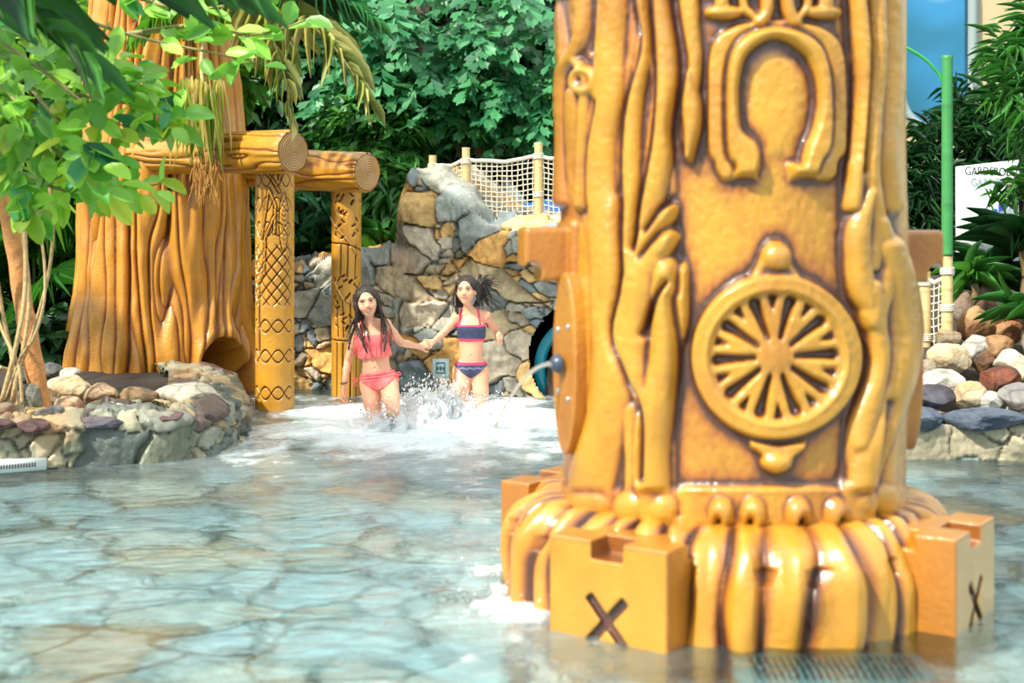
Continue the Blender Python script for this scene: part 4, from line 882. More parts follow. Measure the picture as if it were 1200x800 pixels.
def fan_palm(label, c, hubs, L, n, key, seed, ground=.25, tilt=(0, -1, .2)):
    rs = np.random.RandomState(seed); c = np.array(c, float); rt = root('fan_palm', label, 'palm', (c[0], c[1], ground)); lines = []
    for hb in hubs:
        hb = np.array(hb, float); ax_ = unit(hb-c+np.array([0, -.2, -.25])); nrm = unit(np.array(tilt)+.3*rs.standard_normal(3)); sd = unit(np.cross(ax_, nrm)); a = np.linspace(-2.3, 2.3, n)
        d = ax_*np.cos(a)[:, None]+sd*np.sin(a)[:, None]; cc = gcol(rs, n, key)
        o = leaf_mesh('frond', np.tile(hb, (n, 1)), d, np.tile(nrm, (n, 1)), L*(.85+.2*rs.random(n)), L*.07, cc, T_STRIP, M_leaf, rt); lines.append(smooth_line([c, (c+hb)/2+[0, 0, .1], hb], 8))
    V, f = tubes(lines+[[(c[0], c[1], ground), tuple(c)]], .014, 6); np_mesh('stem', V, f, M_trunk, rt, col=np.tile(lin(90, 110, 50), (len(V), 1)))
fan_palm('dark green fan palm in the gap left of the amber trunk', at(30, 380, 12.2), [at(60, 335, 11.9), at(20, 300, 12.0), at(-10, 350, 12.0), at(88, 300, 12.2)], .62, 22, 'mid', 5)
fan_palm('green fan palm with drooping fronds high left of the amber trunk', at(40, 260, 12.6), [at(70, 225, 12.3), at(20, 215, 12.4), at(95, 250, 12.5), at(-30, 230, 12.4)], .7, 24, 'light', 6)
strip_plant('strap_leaf_plant', 'dark strap-leaved plant on the rock wall right of the carved post', 'plant', at(455, 300, 12.0), 60, .5, .035, 'mid', 21, up=.3)
strip_plant('strap_leaf_plant', 'low strap-leaved plant on the wall between the two carved posts', 'plant', at(375, 305, 12.1), 50, .4, .03, 'dark', 22, up=.2)
# right side planting
bush('bamboo_clump', 'fine-leaved bamboo clump under the blue window', 'bamboo', at(1072, 240, 11.4), (.30, .3, .58), 1300, .17, .020, 'dark', tmpl=T_LANCE, seed=201, ground=.8, droop=.5, tw=.015, per=12)
bush('bamboo_clump', 'feathery green bamboo spray reaching in from the upper right edge', 'bamboo', at(1216, 84, 9.4), (.30, .3, .46), 800, .19, .015, 'mid', tmpl=T_LANCE, seed=202, ground=.6, droop=.6, tw=.015, per=12)
bush('bamboo_clump', 'dark bamboo spray partly covering the white sign', 'bamboo', at(1196, 224, 9.9), (.20, .2, .12), 80, .22, .015, 'mid', tmpl=T_LANCE, seed=203, ground=.6, droop=.6, tw=.012, per=10)
bush('bamboo_clump', 'dense bamboo behind the white sign at the right edge', 'bamboo', at(1180, 190, 13.8), (.9, .4, .9), 2600, .22, .03, 'dark', tmpl=T_LANCE, seed=204, ground=.7, tw=.02)
strip_plant('dracaena', 'broad-leaved dracaena in front of the white sign', 'plant', at(1160, 326, 9.9), 50, .34, .05, 'dark', 31, up=.7, ground=.8)
strip_plant('dracaena', 'yellow-striped dracaena just right of the green pole', 'plant', at(1138, 328, 9.7), 36, .27, .05, 'mid', 32, up=.5, ground=.8)
strip_plant('dracaena', 'dark dracaena at the right edge below the bamboo', 'plant', at(1198, 290, 9.6), 50, .38, .055, 'dark', 33, up=.5, ground=.8)
strip_plant('small_palm', 'small palm tuft at the right edge above the bank stones', 'palm', at(1215, 368, 8.9), 46, .34, .022, 'mid', 34, up=.2, ground=.7)

# near palm at the left: trunk stands on the left bank, fronds arch over the pool
rt = root('palm_tree', 'tall palm on the left bank with long dark fronds arching over the pool', 'palm', (-5.4, 7.7, .2))
V, f = tubes([smooth_line([(-5.4, 7.7, .1), (-5.35, 7.6, 1.6), (-5.2, 7.4, 3.6)], 40)], [.13+.012*(np.arange(40) % 2)], 14); np_mesh('stem', V, f, M_trunk, rt, col=np.tile(lin(120, 104, 80), (len(V), 1)))
def frond(parent, P, n, L, Wd, key, seed, side=(0, -1, -.5), mult=1., material=M_leaf, r0=.016, jitter=.10, along=.75, both=True, rc=(110, 130, 50)):
    rs = np.random.RandomState(seed); ln = smooth_line(P, n); T = unit(np.gradient(ln, axis=0)); sd = unit(np.cross(T, np.array([0, 0, 1.])))
    rows = []
    tt = np.linspace(0, 1, n); Lx = L*(.45+.75*np.sin(np.clip(tt*1.05+.12, 0, 1)*math.pi)**.8)
    P_, D_, L_ = [], [], []
    for s_ in ((1, -1) if both else (1,)):
        P_.append(ln); D_.append(unit(T*along+sd*s_*.8+np.array(side)*.55+jitter*rs.standard_normal((n, 3)))); L_.append(Lx*(.85+.3*rs.random(n)))
    P_, D_, L_ = map(np.concatenate, (P_, D_, L_)); m_ = len(P_)
    o = leaf_mesh('frond', P_, D_, unit(np.array([0, -.3, 1.])+.25*rs.standard_normal((m_, 3))), L_, Wd, gcol(rs, m_, key)*mult, T_FROND, material, parent)
    V, f = tubes([ln], [np.linspace(r0, r0*.3, n)], 6); np_mesh('rachis', V, f, M_trunk, o, col=np.tile(lin(*rc), (len(V), 1)))
    return o
cr_ = (-5.2, 7.4, 3.6)
frond(rt, [cr_, at(-260, -260, 6.4), at(-60, -120, 5.8), at(130, -50, 5.5), at(260, -10, 5.3)], 28, .66, .020, 'mid', 41, side=(1.0, -.2, -.55), mult=.9)
frond(rt, [cr_, at(-300, -160, 6.4), at(-130, -60, 6.0), at(0, -10, 5.7), at(90, 70, 5.6)], 26, .60, .020, 'mid', 42, side=(1.0, -.2, -.6), mult=.85)
frond(rt, [cr_, at(-260, -330, 6.6), at(20, -130, 6.0), at(200, -62, 5.6), at(330, -50, 5.4)], 28, .60, .018, 'mid', 50, side=(.9, -.2, -.7), mult=.9)
frond(rt, [cr_, (-6.4, 6.6, 4.0), (-7.2, 6.0, 3.0)], 40, .55, .03, 'mid', 44, side=(-.4, -.2, -1)); frond(rt, [cr_, (-6.0, 8.6, 4.1), (-6.6, 9.6, 3.2)], 40, .55, .03, 'mid', 45, side=(-.4, .2, -1))
# second palm behind the hut: pale drooping fronds at the top centre
b_ = at(250, 0, 12.6); rt = root('palm_tree', 'palm behind the amber trunk, its pale stringy fronds drooping over the beams', 'palm', (b_[0], 12.6, .3)); cr_ = at(262, -40, 11.6)
V, f = tubes([smooth_line([(b_[0], 12.6, .2), (b_[0], 12.5, 1.8), cr_], 40)], [.11+.01*(np.arange(40) % 2)], 12); np_mesh('stem', V, f, M_trunk, rt, col=np.tile(lin(150, 130, 100), (len(V), 1)))
frond(rt, [cr_, at(300, 4, 10.3), at(350, 20, 9.6), at(395, 60, 9.3), at(432, 118, 9.2)], 34, .46, .008, 'pale', 46, side=(.35, 0, -.9), mult=1.1, rc=(196, 200, 120))
frond(rt, [cr_, at(300, -22, 10.3), at(350, -14, 9.8), at(400, 0, 9.6), at(440, 26, 9.5)], 40, .42, .009, 'cool', 47, side=(.3, 0, -.7), mult=1.1, rc=(180, 196, 110))
frond(rt, [cr_, at(285, -6, 10.4), at(312, 30, 9.7), at(332, 84, 9.5), at(342, 140, 9.5)], 30, .34, .008, 'pale', 48, side=(.15, 0, -1.2), mult=1.0, rc=(190, 200, 120))
frond(rt, [cr_, at(240, -20, 10.6), at(200, 0, 10.2), at(160, 40, 10.1)], 50, .42, .012, 'light', 49, side=(-.1, 0, -1.2), mult=1.1)
# dry hanging strips above and below the left beam
rs = np.random.RandomState(9); n_ = 110; b_ = np.array([at(rs.uniform(212, 262), rs.uniform(88, 112), 9.9+rs.uniform(-.15, .15)) for _ in range(n_)])
cc = np.where(rs.random((n_, 1)) < .45, np.array(lin(150, 176, 70)), np.array(lin(224, 206, 150)))
o = leaf_mesh('hanging_frond', b_, np.array([0, 0, -1.])+.10*rs.standard_normal((n_, 3)), np.tile([0, -1., 0], (n_, 1))+.5*rs.standard_normal((n_, 3)), .50*(.7+.5*rs.random(n_)), .016, cc, (T_STRIP[0]*np.array([1, 1, .2]), T_STRIP[1]), M_dry)
tag(o, 'half dry yellow-green frond hanging down in front of the left log beam', 'palm frond'); 
V, f = tubes([smooth_line([at(240, 20, 10.4), at(236, 70, 10.0), at(238, 104, 9.9)], 14)], .015, 6); q = np_mesh('rachis', V, f, M_trunk, o, col=np.tile(lin(190, 170, 110), (len(V), 1)))
L_ = []
for i in range(120):
    x, y = rs.uniform(228, 256), rs.uniform(186, 200); l = rs.uniform(18, 52); dx = rs.uniform(-9, 9); Y = 9.93+rs.uniform(-.05, .05)
    L_.append(smooth_line([at(x, y, Y), at(x+dx*.5+rs.uniform(-3, 3), y+l*.5, Y), at(x+dx, y+l, Y+rs.uniform(-.05, .05))], 8))
V, f = tubes(L_, .0032, 4); tag(np_mesh('raffia_tuft', V, f, M_dry, col=np.tile(lin(206, 160, 90), (len(V), 1))), 'frayed straw tuft hanging under the left log beam', 'raffia')

# rubber tree at the left: leaning trunk, aerial stems, branches with round leaves
rt = root('rubber_tree', 'leaning brown-trunked tree on the left bank with glossy rounded leaves', 'tree', at(46, 474, 8.1))
V, f = tubes([smooth_line([at(50, 486, 8.1), at(30, 372, 8.1), at(4, 230, 8.1), at(-60, 60, 8.0), at(-90, -60, 7.6)], 50)], [np.linspace(.058, .046, 50)*(1+.05*np.sin(np.arange(50)*1.3))], 14)
np_mesh('trunk', V, f, M_trunk, rt, col=np.tile(lin(200, 140, 84), (len(V), 1))*(1+.15*vn(V[:, 0]*20, V[:, 2]*6, V[:, 1]*20, 3))[:, None])
for i, (P, r) in enumerate([([(14,470),(34,360),(24,250),(16,150),(22,60)], .013), ([(10,465),(40,385),(60,300),(58,220),(30,120)], .010), ([(2,470),(20,400),(30,330),(26,240),(8,160)], .014), ([(20,478),(14,420),(2,360),(-10,280)], .012), ([(6,470),(24,420),(40,395),(52,350),(50,290),(34,220)], .009), ([(26,474),(22,430),(6,395),(-12,350)], .010), ([(0,430),(20,440),(14,470)], .012)]):
    V, f = tubes([smooth_line([at(x, y, 7.9+.12*math.sin(i*2.1+k)) for k, (x, y) in enumerate(P)], 30)], r, 7); np_mesh('aerial_root', V, f, M_trunk, rt, col=np.tile(lin(186, 158, 112), (len(V), 1)))
BR = [[(-90,-60),(-20,30),(60,90),(110,130),(150,150)], [(-90,-20),(0,60),(50,120),(90,165),(120,190)], [(-60,60),(20,110),(60,170),(110,215),(150,235)], [(-90,-60),(40,0),(150,40),(240,60),(300,72)], [(-80,0),(20,40),(90,70),(180,100),(205,150)],
      [(-70,120),(0,190),(50,215),(110,228),(190,215)], [(-90,-60),(20,10),(120,70),(170,105)], [(-70,60),(-20,140),(10,200),(40,250)], [(150,40),(230,30),(300,40),(370,20)], [(60,90),(90,110),(140,120),(190,125)], [(-90,40),(-10,90),(30,140),(20,180)], [(90,-40),(170,0),(240,10),(330,-10)]]
rs = np.random.RandomState(12); P_, D_, C_, lines, rr_l = [], [], [], [], []
for bi, B_ in enumerate(BR):
    Y0 = 6.6+.9*rs.random(); ln = smooth_line([at(x, y, 7.6+(Y0-7.6)*min(1, k/2.)) for k, (x, y) in enumerate(B_)], 40); lines.append(ln); rr_l.append(np.linspace(.016, .004, 40))
    T = unit(np.gradient(ln, axis=0))
    for k in range(8, 40):
        for _ in range(2 if bi not in (3, 8, 11) else 1):
            if rs.random() < .32: continue
            off = rs.standard_normal(3)*np.array([.035, .06, .035]); P_.append(ln[k]+off); D_.append(unit(T[k]*.7+rs.standard_normal(3)*np.array([.8, .45, .55])+[0, -.2, -.15]))
            C_.append(('yellow' if (rs.random() < .22 and ln[k][2] < 2.0) else 'light') if rs.random() < .93 else 'cool')
P_, D_ = np.array(P_), np.array(D_); n_ = len(P_); cc = np.array([gcol(rs, 1, c)[0] for c in C_])*1.15
leaf_mesh('foliage', P_, D_, unit(np.array([0, -.75, .8])+.45*rs.standard_normal((n_, 3))), .155*(.75+.5*rs.random(n_)), .085*(.8+.4*rs.random(n_)), cc, T_OVAL, M_leaf, rt)
V, f = tubes(lines, rr_l, 6); np_mesh('branch', V, f, M_trunk, rt, col=np.tile(lin(150, 140, 90), (len(V), 1)))

# ------------------------------------------------------------------ rocks
def ico(n):
    import bmesh
    bm = bmesh.new(); bmesh.ops.create_icosphere(bm, subdivisions=n, radius=1); bm.verts.ensure_lookup_table()
    V = np.array([v.co[:] for v in bm.verts]); f = np.array([[v.index for v in q.verts] for q in bm.faces]); bm.free(); return V, f
ICO5, ICO2 = ico(5), ico(2)
def rock(name, label, x0, x1, y0, y1, Y, c1, c2, seed, depth=None, group=None, flat=.8, cat='rock', rot=0.):
    rs = np.random.RandomState(seed); V, f = ICO5; V = V.copy()
    for _ in range(9):
        n_ = unit(rs.standard_normal(3)); d = rs.uniform(.58, .86); t = np.maximum(0, V @ n_-d); V = V-t[:, None]*n_*flat
    V = V*(1+.10*vn(V[:, 0]*1.7+seed, V[:, 1]*1.7, V[:, 2]*1.7, seed)+.05*fbm(V[:, 0]*4, V[:, 1]*4, V[:, 2]*4, seed, 5)+.02*np.abs(vn(V[:, 0]*12, V[:, 1]*12, V[:, 2]*12, seed)))[:, None]
    lo, hi = V.min(0), V.max(0); V = (V-(lo+hi)/2)/(hi-lo)
    w_ = (x1-x0)*Y/F; h_ = (y1-y0)*Y/F; dp = depth or w_*.8; c = at((x0+x1)/2, (y0+y1)/2, Y)
    V = V*np.array([w_, dp, h_]); s = .5+.9*fbm(V[:, 0]*9+seed, V[:, 1]*9, V[:, 2]*13, seed+1, 5); s = np.clip(s, 0, 1)[:, None]
    cl = np.array(lin(*c1))*(1-s)+np.array(lin(*c2))*s; vein = np.exp(-(vn(V[:, 0]*7, V[:, 1]*7, V[:, 2]*11, seed+4)/.06)**2)[:, None]; cl = cl*(1-.45*vein)*.80
    ca, sa = math.cos(rot), math.sin(rot); V = np.stack([V[:, 0]*ca-V[:, 2]*sa, V[:, 1], V[:, 0]*sa+V[:, 2]*ca], -1)
    o = np_mesh(name, V, f, M_stone, col=np.clip(cl, 0, 1)); o.location = tuple(c); tag(o, label, cat, group); return o
CR, SL, TN, BRN, GY, RD, WH, DK = (222,206,172), (92,92,104), (196,160,112), (150,104,70), (150,150,138), (168,96,66), (226,220,208), (64,56,54)
GL = 'rocks lying on the left bank wall'
for i, (a, b, c, d, Y, c1, c2, lab, rot) in enumerate([
    (182,258,447,487,8.42,CR,WH,'large smooth cream boulder at the right end of the left wall',-.12), (141,188,452,477,8.35,DK,TN,'dark slate block with an orange side between two pale rocks',0), (54,108,438,478,8.5,CR,TN,'jagged cream and yellow rock near the left trunk',0),
    (98,138,448,480,8.3,BRN,CR,'brown flat rock leaning on the jagged cream rock',.1), (20,48,448,488,8.0,GY,(120,120,100),'grey-green upright rock beside the leaning trunk base',0), (-26,22,470,496,7.8,BRN,GY,'brown rounded rock at the left picture edge',0),
    (40,76,474,494,7.85,SL,GY,'small slate-blue rock in front of the leaning trunk',0), (64,98,464,486,8.0,RD,CR,'small reddish rock below the jagged cream rock',0), (112,150,470,486,8.15,WH,GY,'small pale flat stone in front of the brown rock',0),
    (48,72,424,446,10.2,GY,SL,'grey rock farther back left of the amber trunk',0), (70,96,430,448,9.9,GY,WH,'pale grey rock touching the foot of the amber trunk',0), (8,44,428,450,10.0,SL,GY,'slate rock farther back behind the aerial roots',0)]):
    rock('bank_rock', lab, a, b, c, d, Y, c1, c2, 300+i, group=GL, rot=rot)
PU = (84,56,58)
for i, (a, b, c, d, Y, c1, lab) in enumerate([(-40,16,490,505,7.52,PU,'dark capstone at the left edge of the low wall'), (18,60,491,508,7.60,PU,'maroon capstone just right of the left edge'), (84,148,486,502,7.78,SL,'long slate capstone in the middle of the left wall'), (156,214,482,496,7.93,PU,'long maroon capstone under the cream boulder')]):
    rock('capstone', lab, a, b, c, d, Y, c1, (120,100,96), 330+i, depth=.22, group='dark capstones set in the left wall', cat='stone')
GR = 'rocks piled on the right bank'
for i, (a, b, c, d, c1, c2, lab) in enumerate([
    (1086,1140,402,440,CR,TN,'cream and tan boulder at the foot of the green pole'), (1078,1132,432,466,WH,GY,'whitish boulder left in the lower row of the right bank'), (1072,1122,450,480,SL,DK,'dark slate rock just above the right capstones'),
    (1118,1156,446,480,TN,CR,'tan pinkish stone in the lower row beside the slate rock'), (1126,1160,392,424,GY,WH,'silver grey rock above the tan stone'), (1141,1166,410,438,DK,BRN,'small dark brown stone between pale rocks'),
    (1148,1190,392,424,TN,BRN,'orange-brown stone below the brick-red rock'), (1162,1206,408,440,WH,CR,'white rock at the right edge in the middle row'), (1150,1196,428,464,DK,RD,'blackish brown rock in the middle of the right bank'),
    (1178,1220,420,452,CR,GY,'beige rock half out of the picture'), (1168,1220,448,482,(128,116,130),GY,'purplish grey rock at the lower right'), (1138,1178,458,482,GY,WH,'low pale grey stone above the right capstones'),
    (1122,1166,358,402,TN,BRN,'tan upright rock right of the pole'), (1114,1142,342,384,GY,BRN,'grey-brown rock behind the tan upright rock'), (1140,1172,328,358,GY,BRN,'grey rock below the dracaena'), (1140,1168,348,380,BRN,DK,'dark brown rock beside the brick-red rock'),
    (1164,1206,342,376,CR,WH,'cream rock at the right edge under the leaves'), (1162,1200,370,404,RD,TN,'brick-red rock at the right edge'), (1096,1126,384,412,TN,GY,'small tan rock behind the green pole'), (1062,1098,420,452,GY,TN,'grey stone half behind the column'),
    (1198,1250,380,430,GY,TN,'grey rock just outside the right edge'), (1208,1270,430,480,TN,CR,'tan rock just outside the lower right edge')]):
    Y = 8.12+(480-d)*.0135; rock('bank_rock', lab, a, b, c, d, Y, c1, c2, 350+i, group=GR)
for i, (a, b, lab) in enumerate([(1046,1106,'short slate capstone of the right wall, next to the column'), (1104,1204,'long slate capstone of the right wall'), (1206,1290,'slate capstone of the right wall beyond the edge')]):
    rock('capstone', lab, a, b, 477, 502, 7.98-.05*i, (70,84,104), (100,110,124), 390+i, depth=.34, group='slate capstones of the right wall', cat='stone')

# ------------------------------------------------------------------ net fences, poles, sign, small fittings
BAM = lin(214, 186, 132)
def pole(parent, name, p0, p1, r, colr, nodes=5, taper=.92, seed=1):
    n_ = 60; L_ = np.linspace(0, 1, n_); P = np.array(p0)+(np.array(p1)-np.array(p0))*L_[:, None]; rr = r*(1-(1-taper)*L_)
    kn = np.abs(((L_*nodes) % 1)-.5); rr = rr*(1+.10*np.exp(-((.5-kn)/.03)**2)); V, f = tubes([P], [rr], 18)
    kk = np.clip((V[:, 2]-p0[2])/(p1[2]-p0[2]+1e-9), 0, 1); c = np.tile(colr, (len(V), 1))*(1-.28*np.exp(-((.5-np.abs(((kk*nodes) % 1)-.5))/.035)**2))[:, None]
    return np_mesh(name, V, f, M_bamboo, parent, col=c)
def wraps(parent, c, r, zs):
    for z_ in zs:
        a = np.linspace(0, 8*math.pi, 60); V, f = tubes([np.stack([c[0]+(r+.004)*np.cos(a), c[1]+(r+.004)*np.sin(a), z_+.0019*a], -1)], .006, 5); np_mesh('lashing', V, f, M_rope, parent)
def net_grid(cs, nu, nv, sag, bulge, sw=.5):
    """cs: 4 corners tl,tr,br,bl ; woven grid of slightly crooked cords"""
    tl, tr, br, bl = [np.array(c, float) for c in cs]; u = np.linspace(0, 1, nu)[None, :, None]; v = np.linspace(0, 1, nv)[:, None, None]
    P = (tl*(1-u)+tr*u)*(1-v)+(bl*(1-u)+br*u)*v; P = P-np.array([0, 0, 1.])*sag*4*u*(1-u)*(1-.6*v)+np.array([0, 1., 0])*bulge*np.sin(u*math.pi)*np.sin(v*math.pi)
    P[..., 0] += .006*vn(np.arange(nu)[None, :]*.9+0*v[..., 0], v[..., 0]*9+0*u[0, :, 0][None], 0, 3); P[..., 2] += .008*vn(u[0, :, 0][None]*9+0*v[..., 0], np.arange(nv)[:, None]*.8+0*u[0, :, 0][None], 0, 4); return P
fen = root('rope_net_fence', 'white rope net stretched between three bamboo posts on top of the rock wall', 'fence', at(570, 262, 11.4))
posts = [(507, 182, 246, 11.75, .035), (546, 173, 268, 11.55, .036), (631, 167, 272, 11.45, .037), (722, 172, 272, 11.3, .037)]
tops = []
for i, (x, y0, y1, Y, r) in enumerate(posts):
    p0, p1 = at(x, y1+10, Y), at(x, y0, Y); pole(fen, 'post', p0, p1, r, np.array(BAM), 4+i % 2); zt_ = [p1[2]-.14, p1[2]-.46] if i else [p1[2]-.12]; wraps(fen, p0, r, zt_)
ry = [(192, 240), (186, 268), (182, 272), (186, 272)]
rope, netl = [], []
for i in range(3):
    (xa, _, _, Ya, _), (xb, _, _, Yb, _) = posts[i], posts[i+1]; a0, a1 = at(xa, ry[i][0], Ya), at(xb, ry[i+1][0], Yb); b0, b1 = at(xa, ry[i][1], Ya), at(xb, ry[i+1][1], Yb)
    nu_ = max(8, int(np.linalg.norm(a1-a0)/.040)); G_ = net_grid([a0, a1, b1, b0], nu_, 15, .035, .03)
    rope.append(G_[0]); netl += [G_[j] for j in range(1, 15)]+[G_[:, j] for j in range(nu_)]
V, f = tubes([np.concatenate(rope)], .017, 8); np_mesh('top_rope', V, f, M_rope, fen)
V, f = tubes(netl, .0050, 4, cap=False); np_mesh('net', V, f, M_rope, fen)
fen = root('rope_net_fence', 'low rope net between two bamboo posts beside the green pole on the right bank', 'fence', at(1084, 428, 9.15))
pole(fen, 'post', at(1084, 432, 9.15), at(1084, 318, 9.15), .040, np.array(BAM), 5); wraps(fen, at(1084, 432, 9.15), .04, [at(0, 335, 9.15)[2], at(0, 400, 9.15)[2]])
pole(fen, 'post', at(1040, 436, 9.25), at(1040, 316, 9.25), .040, np.array(BAM), 5)
netl, rope = [], []
for a, b, ya, yb in ((1040, 1084, 9.25, 9.15), (1084, 1107, 9.15, 9.05)):
    G_ = net_grid([at(a, 326, ya), at(b, 324, yb), at(b, 412, yb), at(a, 418, ya)], max(5, int((b-a)*.0057/.05)+1), 11, .03, .02); rope.append(G_[0]); netl += [G_[j] for j in range(1, 11)]+[G_[:, j] for j in range(G_.shape[1])]
V, f = tubes([np.concatenate(rope)], .016, 8); np_mesh('top_rope', V, f, M_rope, fen); V, f = tubes(netl, .0050, 4, cap=False); np_mesh('net', V, f, M_rope, fen)
gp = root('spray_pole', 'tall pole painted green above and bare bamboo below with a thin bent side pipe', 'pole', at(1110, 408, 9.05))
pole(gp, 'lower_pole', at(1110, 414, 9.05), at(1110, 300, 9.05), .039, np.array(BAM), 3)['label'] = 'bare bamboo lower part'
q = pole(gp, 'upper_pole', at(1110, 300, 9.05), at(1110, 65, 9.05), .037, np.array(lin(62, 140, 74)), 4, taper=.97); q['label'] = 'green painted upper part'
wraps(gp, at(1110, 410, 9.05), .039, [at(0, 322, 9.05)[2], at(0, 365, 9.05)[2]])
V, f = tubes([smooth_line([at(1106, 98, 9.05), at(1098, 84, 9.04), at(1082, 68, 9.02), at(1062, 56, 9.0), at(1048, 52, 9.0)], 24)], .011, 8); np_mesh('side_pipe', V, f, M_green, gp)
# white sign on the right
sg = root('sign_board', 'white information board with dark lettering and blue shapes half hidden by leaves', 'sign', at(1160, 330, 10.8))
a0, a1, a2, a3 = at(1121, 195, 10.8), at(1194, 187, 11.1), at(1194, 330, 11.1), at(1121, 334, 10.8)
V = np.array([a0, a1, a2, a3]+[q+np.array([0, .03, 0]) for q in (a0, a1, a2, a3)]); f = np.array([(0,3,2,1),(4,5,6,7),(0,1,5,4),(1,2,6,5),(2,3,7,6),(3,0,4,7)]); np_mesh('panel', V, f, M_white, sg, smooth=False)
def text_obj(s, loc, size, rz, material, parent, name='lettering'):
    cu = bpy.data.curves.new(name, 'FONT'); cu.body = s; cu.size = size; cu.extrude = .002; tmp = bpy.data.objects.new(name, cu); C.objects.link(tmp)
    bpy.context.view_layer.update(); me = bpy.data.meshes.new_from_object(tmp.evaluated_get(bpy.context.evaluated_depsgraph_get())); bpy.data.objects.remove(tmp)
    M = Matrix.Translation(Vector([float(v) for v in loc])) @ Matrix.Rotation(rz, 4, 'Z') @ Matrix.Rotation(math.pi/2, 4, 'X'); me.transform(M); return mk_obj(name, me, material, parent, smooth=False)
text_obj('GARDEROBE', at(1130, 205, 10.82)-np.array([0, .012, 0]), .095, math.atan2(.3, .55)*.0+.49*0+math.atan2(.3, a1[0]-a0[0]), mat('sign_ink', base=lin(40, 52, 66), rough=.6), sg)
M_ink = mat('sign_blue', base=lin(38, 84, 190), rough=.5)
blobs = []; n0 = 0; Vs, Fs = [], []
for x, y, w_, h_, r_ in ((1143,262,9,5,.4), (1150,272,7,4,.9), (1138,268,6,3,.2), (1172,243,8,6,-.5), (1164,250,5,8,.2), (1146,283,9,4,-.3), (1140,300,8,5,.5), (1156,304,7,5,.1)):
    a = np.linspace(0, 2*math.pi, 16, endpoint=False); ex = w_*np.cos(a); ey = h_*np.sin(a)*(1+.3*np.cos(2*a)); P = [at(x+u*math.cos(r_)-v*math.sin(r_), y+u*math.sin(r_)+v*math.cos(r_), 10.8+(x-1121)/73*.3-.01) for u, v in zip(ex, ey)]
    c_ = np.mean(P, axis=0); k = np.arange(16); np_mesh('blue_shape', np.array(P+[c_]), np.stack([k, (k+1) % 16, np.full(16, 16)], -1), M_ink, sg, smooth=False)
for x, Y in ((1128, 10.87), (1188, 11.13)):
    V, f = tubes([[at(x, 200, Y), (at(x, 0, Y)[0], Y, .6)]], .02, 8); np_mesh('post', V, f, M_metal, sg)
# small square plaque on the rock wall
pq = root('plaque', 'small square white enamel plaque with a dark pictogram low on the rock wall', 'plaque', at(516, 432, 10.98))
Yp = 10.93; w_ = 9.5*Yp/F; c = at(516.5, 431.5, Yp)
V, f = boxm((c[0]-w_, Yp-.012, c[2]-w_*1.15), (c[0]+w_, Yp+.06, c[2]+w_*1.15)); np_mesh('plate', V, f, mat('enamel', base=lin(176, 204, 204), rough=.4), pq, smooth=False)
k_ = Yp/F; B_ = []
for x, y, a, b in ((516.5,437,5.4,.5), (516.5,424.6,5.0,.5), (511.4,431,.45,6), (521.6,431,.45,6), (513.2,431.4,.9,1.8), (516.5,431.2,1.2,2.2), (519.8,431.6,.9,1.7)):
    q = at(x, y, Yp); B_.append(((q[0]-a*k_, Yp-.018, q[2]-b*k_), (q[0]+a*k_, Yp-.010, q[2]+b*k_)))
V, f = boxes(B_); np_mesh('pictogram', V, f, mat('pictogram_ink', base=lin(60, 84, 92), rough=.6), pq, smooth=False)
# white overflow grille at the foot of the left wall
A, B = pt(-40, 551, 7.36), pt(54, 539, 7.56); T, N, Bn = frame(A, B); dv = (B-A); Lg = np.linalg.norm(dv); rz_ = math.atan2(dv[1], dv[0])
og = root('overflow_grille', 'white slotted overflow grille at the waterline of the left wall', 'grille', ((A+B)/2))
V, f = boxm((0, -.012, -.03), (Lg, .25, .034)); o = np_mesh('housing', V, f, M_white, smooth=False); o.parent = og; o.location = tuple(A-(A+B)/2); o.rotation_euler = (0, 0, rz_)
V, f = boxes([((.012+i*.0148, -.015, -.008), (.012+i*.0148+.0065, .0, .016)) for i in range(int((Lg-.06)/.0148))]); o = np_mesh('slots', V, f, M_dark, smooth=False); o.parent = og; o.location = tuple(A-(A+B)/2); o.rotation_euler = (0, 0, rz_); o['label'] = 'dark slots'
# blue slide tube behind the net
sb = root('slide_tube', 'blue slide tube passing behind the rope net beside the column', 'slide', (at(650, 262, 12.4)[0], 12.4, .9))
ln = smooth_line([at(612, 262, 12.3), at(650, 254, 12.4), at(720, 250, 12.5), at(800, 250, 12.6)], 20); V, f = tubes([ln], [.17], 24); np_mesh('tube', V, f, M_blue, sb)
for x, Y in ((640, 12.4), (740, 12.5)):
    V, f = tubes([[at(x, 262, Y), (at(x, 0, Y)[0], Y, .3)]], .04, 8); np_mesh('support', V, f, M_metal, sb)
